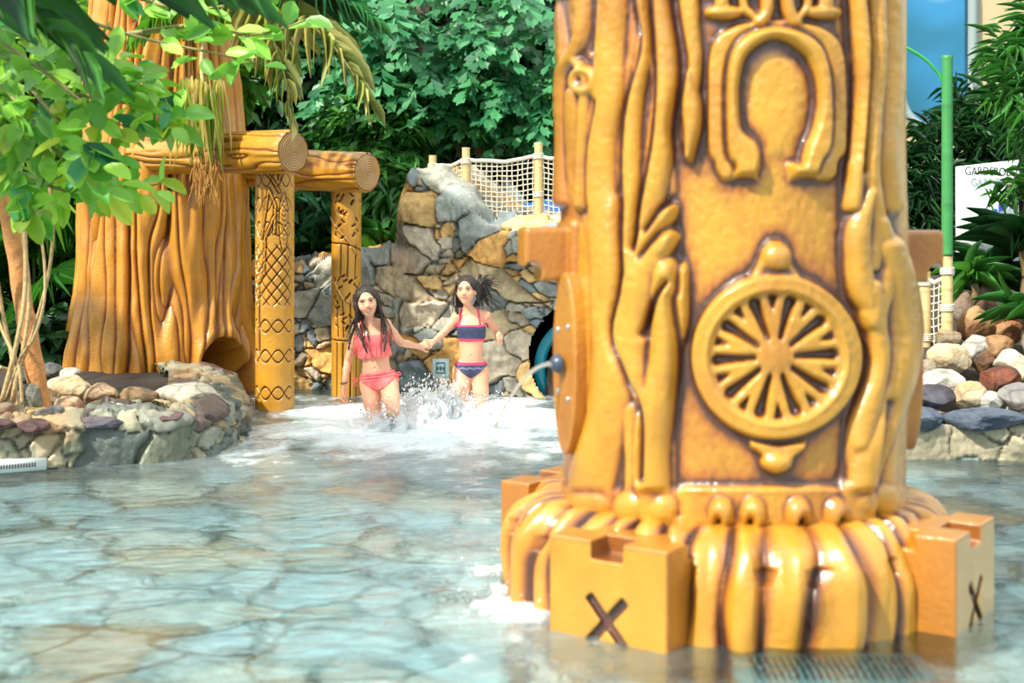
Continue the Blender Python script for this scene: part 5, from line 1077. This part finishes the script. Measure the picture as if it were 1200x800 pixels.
#@@P5
# ------------------------------------------------------------------ the two children
def rotm(yaw, pitch, roll):
    """columns: right, forward (towards the camera), up"""
    R = np.array(Matrix.Rotation(roll, 3, 'Y') @ Matrix.Rotation(yaw, 3, 'Z') @ Matrix.Rotation(pitch, 3, 'X'))
    return R @ np.array([[1, 0, 0], [0, -1, 0], [0, 0, 1.]])
def hand(fl, wr, d, pn, sd, curl, s=1., k=.006, spread=.12, thumb=1.):
    """palm, four fingers of unequal length with three bends, thumb from the side of the palm"""
    wr, d, pn = np.array(wr, float), unit(np.array(d, float)), np.array(pn, float); pn = unit(pn-d*(pn@d)); sdv = unit(np.cross(d, pn))*sd
    kn = [wr+d*(.064+.004*(i in (1, 2)))*s+sdv*(o_*s) for i, o_ in enumerate((.0215, .0075, -.0065, -.0195))]
    for i, q in enumerate(kn): fl.cap(wr+sdv*(.010-.007*i)*s, q, .0125*s, .0095*s, k=.010)
    for i, (q, L_) in enumerate(zip(kn, (.047, .053, .050, .040))):
        a = 0.; p = q; base = unit(d+sdv*spread*(1.2-.8*i))
        for j, fr in enumerate((.44, .32, .24)):
            a += curl*(.55 if j == 0 else .8)*(1+.08*i); dv = base*math.cos(a)+pn*math.sin(a); p2 = p+dv*L_*fr*s*1.25
            fl.cap(p, p2, (.0076-.0007*j)*s, (.0071-.0008*j)*s, k=.0025); p = p2
    b0 = wr+d*.016*s+sdv*.016*s+pn*.004*s; b1 = b0+unit(d*.65+sdv*.75*thumb+pn*.35)*.030*s; b2 = b1+unit(d*.9+sdv*.25*thumb+pn*.45)*.026*s; b3 = b2+unit(d*1.+sdv*-.05+pn*.5)*.018*s
    fl.cap(b0, b1, .0115*s, .0092*s, k=.008); fl.cap(b1, b2, .0088*s, .0078*s, k=.003); fl.cap(b2, b3, .0078*s, .0066*s, k=.003)
def foot(fl, an, d, s=1.):
    an = np.array(an, float); d = unit(np.array(d, float)); hl = an-d*.028*s+np.array([0, 0, -.035*s]); bl = an+d*.085*s+np.array([0, 0, -.043*s]); sv = np.array([-d[1], d[0], 0])
    fl.cap(an, hl, .026*s, .027*s, k=.02); fl.cap(an+np.array([0, 0, -.01]), bl, .026*s, .019*s, k=.02); fl.cap(hl, bl, .024*s, .021*s, k=.015)
    for i in range(5): t = bl+sv*(i-2)*.0135*s; fl.cap(t, t+d*(.030-.004*abs(i-.5))*s, .0095*s, .0075*s, k=.005)
class Girl: pass
def make_body(g, J, M, seed):
    P = np.array([v for v in J.values() if not isinstance(v, float)]); lo, hi = P.min(0)-.16, P.max(0)+.16; lo[2] = FLOOR_Z-.02
    fl = Field(lo, hi, .0038); hc = J['head']; L = lambda x, f, u: hc+M @ np.array([x, f, u])
    c, pv, nk = J['chest'], J['pelvis'], J['neck']
    up = unit(c-pv); w_ = g.w
    fl.ell(c+up*.0, (w_*.93, .073, .115), k=.03); fl.ell(pv, (w_*.98, .076, .082), k=.03); fl.ell((c+pv)/2, (w_*.80, .064, .13), k=.05)
    fl.cap(J['shL']+np.array([.012, 0, -.008]), J['shR']+np.array([-.012, 0, -.008]), .036, k=.03, sy=.95); fl.cap(c+up*.05, nk, .060, .034, k=.035)
    for s_ in (-1, 1): fl.ell(c+np.array([s_*.045, -.045, .02]), (.045, .028, .042), k=.03)              # flat chest plane
    fl.ell((c+pv)/2+np.array([0, -.030, -.035]), (.055, .040, .07), k=.035)
    fl.cap(nk-np.array([0, 0, .02]), L(0, -.012, -.055), .035, .031, k=.02)
    for sh in (J['shL'], J['shR']): fl.cap(nk+np.array([0, .008, .012]), sh*.75+nk*.25+np.array([0, .006, .008]), .030, .024, k=.03)
    # collar bones
    for s_, sh in ((-1, J['shL']), (1, J['shR'])): fl.cap(nk+np.array([s_*.012, -.030, -.012]), sh+np.array([0, -.020, .010]), .0075, .0065, k=.016)
    # head
    fl.ell(L(0, -.012, .022), (.068, .085, .080), M, k=.0); fl.ell(L(0, .020, -.030), (.054, .060, .064), M, k=.03)
    fl.ell(L(0, .050, -.078), (.020, .018, .018), M, k=.022)
    for s_ in (-1, 1):
        fl.ell(L(s_*.033, .050, -.026), (.021, .019, .021), M, k=.018); fl.ell(L(s_*.069, -.006, -.010), (.009, .017, .027), M, k=.008)
        fl.ell(L(s_*.029, .086, .010), (.016, .012, .009), M, k=.012, cut=True)
        fl.cap(L(s_*.016, .073, .026), L(s_*.042, .064, .024), .008, .006, k=.012)
        fl.ell(L(s_*.0085, .083, -.024), (.007, .008, .006), M, k=.006)
    fl.cap(L(0, .070, .012), L(0, .087, -.020), .0065, .0090, k=.010)
    fl.ell(L(0, .066, -.045), (.024, .016, .016), M, k=.014)
    fl.ell(L(0, .090, -.0455), (.018, .010, .0028), M, k=.004, cut=True)
    # arms
    for sd in 'LR':
        sh, el, wr = J['sh'+sd], J['el'+sd], J['wr'+sd]
        fl.ell(sh, (.036, .036, .036), k=.02); m_ = (sh+el)/2; fl.cap(sh, m_, .034, .030, k=.02); fl.cap(m_, el, .030, .0245, k=.012)
        m_ = el*.68+wr*.32; fl.cap(el, m_, .0245, .0255, k=.010); fl.cap(m_, wr, .0255, .0165, k=.010)
    for a in g.hands: hand(fl, *a[0], **a[1])
    # legs
    for sd in 'LR':
        hp, kn, an = J['hp'+sd], J['kn'+sd], J['an'+sd]; m_ = hp*.45+kn*.55
        fl.cap(hp, m_, .070, .058, k=.03); fl.cap(m_, kn, .058, .041, k=.02); fl.ell(kn+unit(kn-(hp+an)/2)*.010, (.033, .033, .036), k=.02)
        m_ = kn*.68+an*.32; back = unit((hp+an)/2-kn)*.010
        fl.cap(kn, m_+back, .038, .043, k=.02); fl.cap(m_+back, an, .043, .025, k=.02); foot(fl, an, g.fd[sd])
    for s_ in (-1, 1): fl.ell(pv+np.array([s_*.048, .045, -.02]), (.055, .05, .06), k=.03)
    nv_ = (c+pv)/2+np.array([0, -.08, -.045]); fl.ell(nv_, (.005, .016, .008), k=.006, cut=True)
    return fl
def sample(fl, p):
    i = np.clip(np.round((p-fl.lo)/fl.h).astype(int), 0, fl.n-1); return fl.F[tuple(i)]
def surf(fl, L, x, u, off=0.):
    f = .125
    while f > .0 and sample(fl, L(x, f, u)) > 0: f -= .001
    return L(x, f+off, u)
def cloth(fl, reg, off, lo, hi, colf, name, parent, ruf=None, h=None):
    a = np.clip(np.floor((np.array(lo)-fl.lo)/fl.h).astype(int), 0, fl.n-2); b = np.clip(np.ceil((np.array(hi)-fl.lo)/fl.h).astype(int), a+2, fl.n)
    sub = fl.F[a[0]:b[0], a[1]:b[1], a[2]:b[2]].copy(); ax = [fl.lo[k]+fl.h*np.arange(a[k], b[k]) for k in range(3)]; x, y, z = np.meshgrid(*ax, indexing='ij')
    o_ = off if ruf is None else ruf(x, y, z, off)
    d = np.maximum(sub-o_, reg(x, y, z)); q = Field.__new__(Field); q.lo = fl.lo+a*fl.h; q.h = fl.h; q.n = np.array(d.shape)
    V, Fq = q.mesh(d.astype(np.float32)); V = lap(V, Fq, 3, .5); return np_mesh(name, V, Fq, M_cloth, parent, col=colf(V))
def capd(x, y, z, P, r):
    D = np.full(np.broadcast(x, y, z).shape, 9.)
    for a, b in zip(P[:-1], P[1:]):
        a, b = np.array(a), np.array(b); ab = b-a; t = np.clip(((x-a[0])*ab[0]+(y-a[1])*ab[1]+(z-a[2])*ab[2])/(ab@ab+1e-9), 0, 1)
        D = np.minimum(D, np.sqrt((x-a[0]-t*ab[0])**2+(y-a[1]-t*ab[1])**2+(z-a[2]-t*ab[2])**2)-r)
    return D
M_eye = mat('eye_white', base=(.75, .73, .70), rough=.15, coat=.5); M_iris = mat('dark_iris', base=(.02, .012, .008), rough=.1, coat=.8)
M_lip = mat('lips', base=lin(196, 96, 92), rough=.35); M_teeth = mat('teeth', base=(.82, .80, .74), rough=.2); M_brow = mat('brow_hair', base=(.03, .018, .012), rough=.7)
def face(g, fl, L, M, par, smile):
    for s_ in (-1, 1):
        c = surf(fl, L, s_*.029, .006, -.003); V, f = ICO2; V = c+(V*np.array([.0115, .007, .0048])) @ M.T; e_ = np_mesh('eye', V, f, M_eye, par)
        V = c+M[:, 1]*.0048+(ICO2[0]*np.array([.0056, .0032, .0046])) @ M.T; np_mesh('iris', V, ICO2[1], M_iris, e_)
        for nm, u0, r_, wd in (('eyelid', .0105, .0021, .014), ('eyelid', -.0005, .0012, .012), ('eyebrow', .0255, .0030, .017)):
            P = [surf(fl, L, s_*.029+t*wd, u0+(.0042 if u0 > 0 else -.0022)*(1-t*t)-.003*abs(t), .0028 if nm == 'eyelid' else .0006) for t in np.linspace(-1, 1, 9)]
            V, f = tubes([P], [r_*(1.1-np.abs(np.linspace(-1, 1, 9))*.7)], 6); np_mesh(nm, V, f, M_brow, par)
    n_ = 21; t = np.linspace(-1, 1, n_); w_ = .027 if smile else .0200; rise = .011 if smile else .005; op = .0085 if smile else .0012
    up_ = [surf(fl, L, w_*k, -.047+rise*k*k+op*.35*(1-k*k), .0008) for k in t]; lo_ = [surf(fl, L, w_*k, -.047+rise*k*k-op*1.25*(1-k*k), .0012) for k in t]
    r_ = (.0026+.0016*(1-t*t)); V, f = tubes([up_, lo_], [r_*.85, r_], 7); mo = np_mesh('lips', V, f, M_lip, par)
    if smile:
        V = np.array(up_+lo_)+M[:, 1]*.0006; k = np.arange(n_-1); np_mesh('teeth', V, np.stack([k, k+1, n_+k+1, n_+k], -1), M_teeth, par)
def hair(g, fl, L, M, par, strands, thin, cap=((0, -.018, .030), (.079, .089, .083))):
    P = np.concatenate([np.array(s[0]) for s in strands]); hc = L(0, 0, 0); lo = np.minimum(P.min(0), hc-.12)-.03; hi = np.maximum(P.max(0), hc+.12)+.03
    q = Field(lo, hi, .0042); q.ell(L(*cap[0]), cap[1], M, k=0.); 
    q.ell(L(0, .088, .006), (.060, .052, .074), M, k=.010, cut=True)
    for P, r0, r1 in strands:
        ln = smooth_line(P, 16); rr = np.linspace(r0, r1, 16)
        for i in range(15): q.cap(ln[i], ln[i+1], rr[i], rr[i+1], k=.008)
    V, Fq = q.mesh(); V = lap(V, Fq, 1, .4); n_ = len(V); dn = unit(V-hc); V = V+dn*(.0022*np.sin(V[:, 0]*420+6*vn(V[:, 0]*20, V[:, 2]*14, V[:, 1]*20, 3)))[:, None]
    V2, F2 = tubes([smooth_line(p, 14) for p in thin], [np.linspace(.0030, .0012, 14)]*len(thin), 5)
    return np_mesh('hair', np.vstack([V, V2]), [Fq[0]]+[np.asarray(f)+n_ for f in F2], M_hair, par)
def mk(name, label, J, head_rot, hands, fd, w, root_xy):
    g = Girl(); g.w = w; g.hands = hands; g.fd = fd; J = {k: np.array(v, float) for k, v in J.items()}; g.J = J; M = rotm(*head_rot); g.M = M
    fl = make_body(g, J, M, 1); g.fl = fl; V, Fq = fl.mesh(); V = lap(V, Fq, 1, .45)
    o = np_mesh(name, V, Fq, M_skin); tag(o, label, 'person', 'children running through the pool'); g.o = o; g.L = lambda x, f, u: J['head']+M @ np.array([x, f, u]); return g

# left child, pink
J = dict(head=at(430, 353.5, 9.10), neck=at(434, 379, 9.17), chest=at(437, 402, 9.18), pelvis=at(444, 442, 9.22), shL=at(418, 386, 9.18), shR=at(452, 380, 9.19),
         elL=at(407.5, 424, 9.25), wrL=at(403, 452, 9.14), elR=at(470, 401, 9.30), wrR=at(491, 406, 9.44),
         hpL=at(433, 450, 9.23), hpR=at(455, 448, 9.21), knL=at(440, 493, 9.14), anL=at(446, 543, 9.30), knR=at(461, 480, 8.96), anR=at(456, 516, 9.26))
ga = mk('child', 'child in a coral pink bikini running with one knee raised, left of the pair', J, (.10, .06, -.20),
        [((J['wrL'], (-.05, -.15, -1), (.85, -.4, 0), 1, .38), dict(s=.95)), ((J['wrR'], (.75, .55, .16), (.35, .9, -.2), -1, 1.05), dict(s=.95))],
        dict(L=(0.05, -1, 0), R=(.05, -1, -.15)), .112, (0, 0))
fl, L, o = ga.fl, ga.L, ga.o
face(ga, fl, L, ga.M, o, True)
k_ = 9.15/F
PK = np.array(lin(255, 122, 118)); PKd = np.array(lin(240, 96, 100))
def zat(py): return HC-(py-HY)*9.17/F
xa = lambda px_: (px_-CX)*9.17/F
tl = .10
def regA(x, y, z):
    zz_ = z-(x-xa(437))*tl; d = np.maximum(zz_-zat(391.5), zat(419)-zz_); d = np.maximum(d, np.abs(x-xa(437))-.128); d = np.maximum(d, -(y-9.02)); 
    for sx, s2, (qx, qy) in ((-1, 'L', (424, 379)), (1, 'R', (449, 375))):
        d = np.minimum(d, np.maximum(np.maximum(np.abs(x-xa(qx)-.010*sx*(z-zat(392)))-.0115, zat(395)-z), z-zat(qy-6)))
    return d
ruf = lambda x, y, z, off: off+.008*sst(zat(403), zat(416), z-(x-xa(437))*tl)*(1+.5*np.sin(x*190+y*120))
lo_, hi_ = J['chest']-[.17, .2, .2], J['chest']+[.17, .2, .22]
colA = lambda V: np.clip(PK+(PKd-PK)*np.clip(.3+.7*vn(V[:, 0]*50, V[:, 2]*30, V[:, 1]*50, 2), 0, 1)[:, None], 0, 1)
cloth(fl, regA, .006, lo_, hi_, colA, 'bikini_top', o, ruf)
pc = J['pelvis']
def regA2(x, y, z):
    zz_ = z-(x-pc[0])*.13; u = np.abs(x-pc[0])/.125; top = zat(435); bot = zat(457.5)+.085*np.clip(u, 0, 1.3)**1.3
    d = np.maximum(zz_-top, bot-zz_); return np.maximum(d, np.abs(x-pc[0])-.16)
cloth(fl, regA2, .007, pc-[.18, .18, .15], pc+[.18, .18, .12], colA, 'bikini_bottom', o, lambda x, y, z, off: off+.003*np.sin((z-(x-pc[0])*.13)*300)*(z-(x-pc[0])*.13 > zat(446)))
for x, y, sg_ in ((418.5, 444, -1), (464.5, 438, 1)):
    c = at(x, y, 9.20); V, f = tubes([smooth_line([c, c+[sg_*.020, -.01, .012], c+[sg_*.030, -.012, -.004], c+[sg_*.008, -.012, -.006]], 12), smooth_line([c, c+[sg_*.012, -.012, -.02], c+[sg_*.022, -.012, -.045]], 8), smooth_line([c, c+[sg_*.004, -.014, -.02], c+[sg_*.004, -.014, -.05]], 8)], .0045, 6)
    np_mesh('side_tie', V, f, M_cloth, o, col=np.tile(PKd, (len(V), 1)))
a = np.linspace(0, 2*math.pi, 17); w0 = J['wrL']+[0.0, 0, .02]; V, f = tubes([np.stack([w0[0]+.0215*np.cos(a), w0[1]+.0215*np.sin(a), w0[2]+.004*np.cos(a)], -1)], .0045, 6); np_mesh('wristband', V, f, M_navy, o)
st_, th_ = [], []
rs = np.random.RandomState(3)
for sx in (-1, 1):
    for i in range(4): st_.append(([L(sx*(.045+.008*i), -.02-.02*i, .05), L(sx*.078, -.015-.02*i, -.01), L(sx*.074, -.03-.01*i, -.07), L(sx*(.070-.02*i), -.05, -.11)], .016, .008))
st_ += [([L(-.068, .012, .02), L(-.076, .022, -.045), at(418, 384, 9.10), at(424, 398, 9.065), at(430, 413, 9.06)], .013, .006), ([L(-.072, .0, .0), L(-.078, .01, -.06), at(415, 384, 9.12), at(411, 396, 9.11), at(408, 410, 9.13)], .012, .005),
        ([L(.066, .012, .02), L(.074, .018, -.05), at(451, 388, 9.09), at(452, 400, 9.06), at(450, 412, 9.055)], .011, .005), ([L(-.06, -.05, -.05), at(420, 385, 9.26), at(416, 402, 9.27)], .018, .008), ([L(.05, -.05, -.05), at(448, 385, 9.27), at(452, 400, 9.28), at(458, 404, 9.29)], .016, .006)]
for i in range(34):
    sx = rs.choice((-1, 1)); x0 = rs.uniform(407, 432) if sx < 0 else rs.uniform(446, 462); th_.append([L(sx*.07, rs.uniform(-.04, .02), rs.uniform(-.02, .05)), L(sx*.079, rs.uniform(-.04, .015), -.06), at(x0, rs.uniform(384, 392), 9.10), at(x0+rs.uniform(-5, 4), rs.uniform(398, 414), 9.075)])
hair(ga, fl, L, ga.M, o, st_, th_)

# right child, navy with pink trim
J = dict(head=at(546.5, 340.5, 9.78), neck=at(550, 365, 9.82), chest=at(552.5, 387, 9.82), pelvis=at(552, 430, 9.84), shL=at(535.5, 371.5, 9.82), shR=at(569.5, 370, 9.84),
         elL=at(520.5, 389.5, 9.80), wrL=at(507, 401, 9.66), elR=at(583, 391, 9.98), wrR=at(586.5, 401, 9.80),
         hpL=at(541.5, 435, 9.85), hpR=at(562, 435, 9.85), knL=at(538.5, 475, 9.70), anL=at(541, 512, 9.95), knR=at(563.5, 480, 9.78), anR=at(565, 525, 9.94))
gb = mk('child', 'child in a navy bikini with pink trim and flying dark hair, right of the pair', J, (-.18, -.05, -.06),
        [((J['wrL'], (-.75, -.55, -.05), (-.35, -.85, .1), -1, 1.0), dict(s=.95)), ((J['wrR'], (.08, -.55, .45), (-.75, -.1, .3), -1, 1.25), dict(s=.92))],
        dict(L=(-.05, -1, -.1), R=(.05, -1, 0)), .106, (0, 0))
fl, L, o = gb.fl, gb.L, gb.o
face(gb, fl, L, gb.M, o, False)
def zbt(py): return HC-(py-HY)*9.78/F
xb = lambda px_: (px_-CX)*9.78/F
NV, HP = np.array(lin(58, 66, 98)), np.array(lin(250, 62, 106))
straps = [[at(537.5, 382, 9.73), at(538.5, 372, 9.74), at(540, 364.5, 9.80), at(542, 368, 9.90)], [at(562.5, 382, 9.73), at(562, 372, 9.75), at(561, 364, 9.81), at(558, 368, 9.90)]]
def regB(x, y, z):
    d = np.maximum(z-zbt(380.5), zbt(399.5)-z); d = np.maximum(d, np.abs(x-xb(552.5))-.118)
    for xa0, xa1 in ((537.5, 540.5), (563, 560.5)):
        t = np.clip((z-zbt(382))/(zbt(364)-zbt(382)), 0, 1); d = np.minimum(d, np.maximum(np.maximum(np.abs(x-(xb(xa0)+(xb(xa1)-xb(xa0))*t))-.0075, zbt(384)-z), z-zbt(362)))
    return d
colB = lambda V: np.where(((V[:, 2] > zbt(382.2)) | (V[:, 2] < zbt(396.6)))[:, None], HP, NV*(1+.25*vn(V[:, 0]*60, V[:, 2]*60, V[:, 1]*60, 2))[:, None])
cloth(fl, regB, .006, J['chest']-[.17, .2, .15], J['chest']+[.17, .2, .2], colB, 'bikini_top', o)
pc2 = J['pelvis']
def regB2(x, y, z):
    u = np.abs(x-pc2[0])/.118; d = np.maximum(z-zbt(424.5), zbt(443)+.090*np.clip(u, 0, 1.3)**1.25-z); return np.maximum(d, np.abs(x-pc2[0])-.15)
colB2 = lambda V: np.where((V[:, 2] > zbt(427.5))[:, None], HP, (NV*(1+.25*vn(V[:, 0]*60, V[:, 2]*60, V[:, 1]*60, 2))[:, None])*(1-np.exp(-((V[:, 2]-zbt(431.5)-.004*np.sin(V[:, 0]*120))/.003)**2))[:, None]+np.array(lin(150, 150, 190))*np.exp(-((V[:, 2]-zbt(431.5)-.004*np.sin(V[:, 0]*120))/.003)**2)[:, None])
cloth(fl, regB2, .006, pc2-[.17, .18, .14], pc2+[.17, .18, .10], colB2, 'bikini_bottom', o)
st_, th_ = [], []
for sx in (-1, 1):
    for i in range(4): st_.append(([L(sx*(.045+.008*i), -.02-.02*i, .05), L(sx*.078, -.01-.02*i, -.01), L(sx*.078, -.03-.015*i, -.06), L(sx*(.078-.012*i), -.045, -.11)], .020, .010))
rs = np.random.RandomState(5)
for i in range(15):
    y1 = rs.uniform(322, 360); x1 = rs.uniform(562, 580); st_.append(([L(.03, -.05, .06), L(.075, -.06, .03-.01*i*.4), at((552+x1)/2+4, (330+y1)/2+rs.uniform(-4, 3), 9.86), at(x1, y1, 9.88+rs.uniform(-.05, .05))], .017, .005))
st_ += [([L(-.068, .0, .02), L(-.082, .0, -.04), at(534, 358, 9.76), at(536, 368, 9.76)], .012, .005), ([L(-.07, -.02, .03), L(-.088, -.02, -.03), at(531, 352, 9.80), at(534, 362, 9.80)], .011, .004)]
for i in range(70):
    x1 = rs.uniform(560, 588); y1 = rs.uniform(326, 364); th_.append([L(.03, -.05, .06), L(.08, -.06, .02), at((554+x1)/2, (332+y1)/2+rs.uniform(-5, 3), 9.86), at(x1, y1, 9.86+rs.uniform(-.08, .08)), at(x1+rs.uniform(-3, 5), y1+rs.uniform(-2, 9), 9.86)])
for i in range(12): x1 = rs.uniform(529, 538); th_.append([L(-.06, -.01, .04), L(-.085, -.01, -.03), at(x1, rs.uniform(352, 358), 9.78), at(x1+rs.uniform(-2, 3), rs.uniform(360, 370), 9.78)])
hair(gb, fl, L, gb.M, o, st_, th_, cap=((0, -.020, .032), (.081, .090, .083)))

# ------------------------------------------------------------------ splash around their legs
rs = np.random.RandomState(17)
q = Field((-1.15, 8.75, -.04), (.12, 10.15, .40), .0075)
pl = [(487, 452, 9.45), (497, 446, 9.5), (507, 452, 9.55), (519, 446, 9.6), (524, 458, 9.6), (478, 466, 9.4), (532, 462, 9.65), (470, 478, 9.3), (545, 470, 9.6), (455, 482, 9.0), (447, 486, 9.0), (437, 492, 9.05), (575, 474, 9.7), (590, 480, 9.75), (555, 474, 9.6), (512, 466, 9.4), (495, 468, 9.3), (483, 482, 9.2), (463, 476, 9.0), (602, 484, 9.7), (428, 490, 9.2)]
drops = []
for (x, y, Y) in pl:
    apex = at(x, y, Y)
    for j in range(8):
        b0 = np.array([apex[0]+rs.uniform(-.12, .12), Y+rs.uniform(-.14, .14), 0.]); ap = np.array([apex[0]+rs.uniform(-.05, .05), Y+rs.uniform(-.08, .08), max(.03, apex[2]*rs.uniform(.45, 1.0))])
        side = rs.uniform(-.06, .06); ln = smooth_line([b0, (b0+ap)/2+[side, 0, .02], ap], 8); r_ = rs.uniform(.009, .024)
        for i in range(7): q.cap(ln[i], ln[i+1], r_*(1-.8*i/7), r_*(1-.8*(i+1)/7), k=.02)
        for _ in range(26): drops.append(ap+rs.standard_normal(3)*np.array([.055, .06, .045])+[0, 0, .01])
for _ in range(120): p = np.array([rs.uniform(-1.05, .05), rs.uniform(8.9, 10.0), -.01]); q.ell(p, (rs.uniform(.04, .10), rs.uniform(.04, .1), rs.uniform(.015, .04)), k=.03)
ax = [q.lo[i]+q.h*np.arange(q.n[i]) for i in range(3)]; x, y, z = np.meshgrid(*ax, indexing='ij', sparse=True); x, y, z = np.broadcast_arrays(x, y, z)
near = np.abs(q.F) < .06; nn = np.zeros(q.F.shape, np.float32); nn[near] = (.020*fbm(x[near]*26, y[near]*26, z[near]*30, 3, 3)).astype(np.float32); q.F += nn
V, Fq = q.mesh(); cl_ = len(V)
for _ in range(500): drops.append(np.array([rs.uniform(-1.25, .15), rs.uniform(8.7, 10.1), rs.uniform(0, .12)*rs.random()]))
drops = [d for d in drops if d[2] > .004]; IV, IF = ico(1); rr_ = .0018+.0065*rs.random(len(drops))**3
DV = (np.array(drops)[:, None]+IV[None]*rr_[:, None, None]*np.array([1, 1, 1.25])).reshape(-1, 3); DF = (IF[None]+(np.arange(len(drops))*len(IV))[:, None, None]).reshape(-1, 3)+cl_
o = np_mesh('water_splash', np.vstack([V, DV]), [Fq[0], DF], M_splash); tag(o, 'white spray and droplets thrown up around the legs of the two children', 'water splash', kind='stuff')
# churned water by the left side of the column foot
q = Field((-.25, 4.5, -.03), (.30, 5.6, .08), .008)
for _ in range(60): p = np.array([rs.uniform(-.12, .16), rs.uniform(4.7, 5.45), -.012]); q.ell(p, (rs.uniform(.02, .06), rs.uniform(.02, .07), rs.uniform(.012, .03)), k=.02)
V, Fq = q.mesh(); n_ = len(V); D2 = np.stack([rs.uniform(-.2, .2, 160), rs.uniform(4.6, 5.5, 160), rs.uniform(.005, .09, 160)*rs.random(160)], -1); rr_ = .002+.005*rs.random(160)**2
DV = (D2[:, None]+IV[None]*rr_[:, None, None]).reshape(-1, 3); DF = (IF[None]+(np.arange(160)*len(IV))[:, None, None]).reshape(-1, 3)+n_
o = np_mesh('water_splash', np.vstack([V, DV]), [Fq[0], DF], M_splash); tag(o, 'small bubbling splash beside the left side of the column foot', 'water splash', kind='stuff')
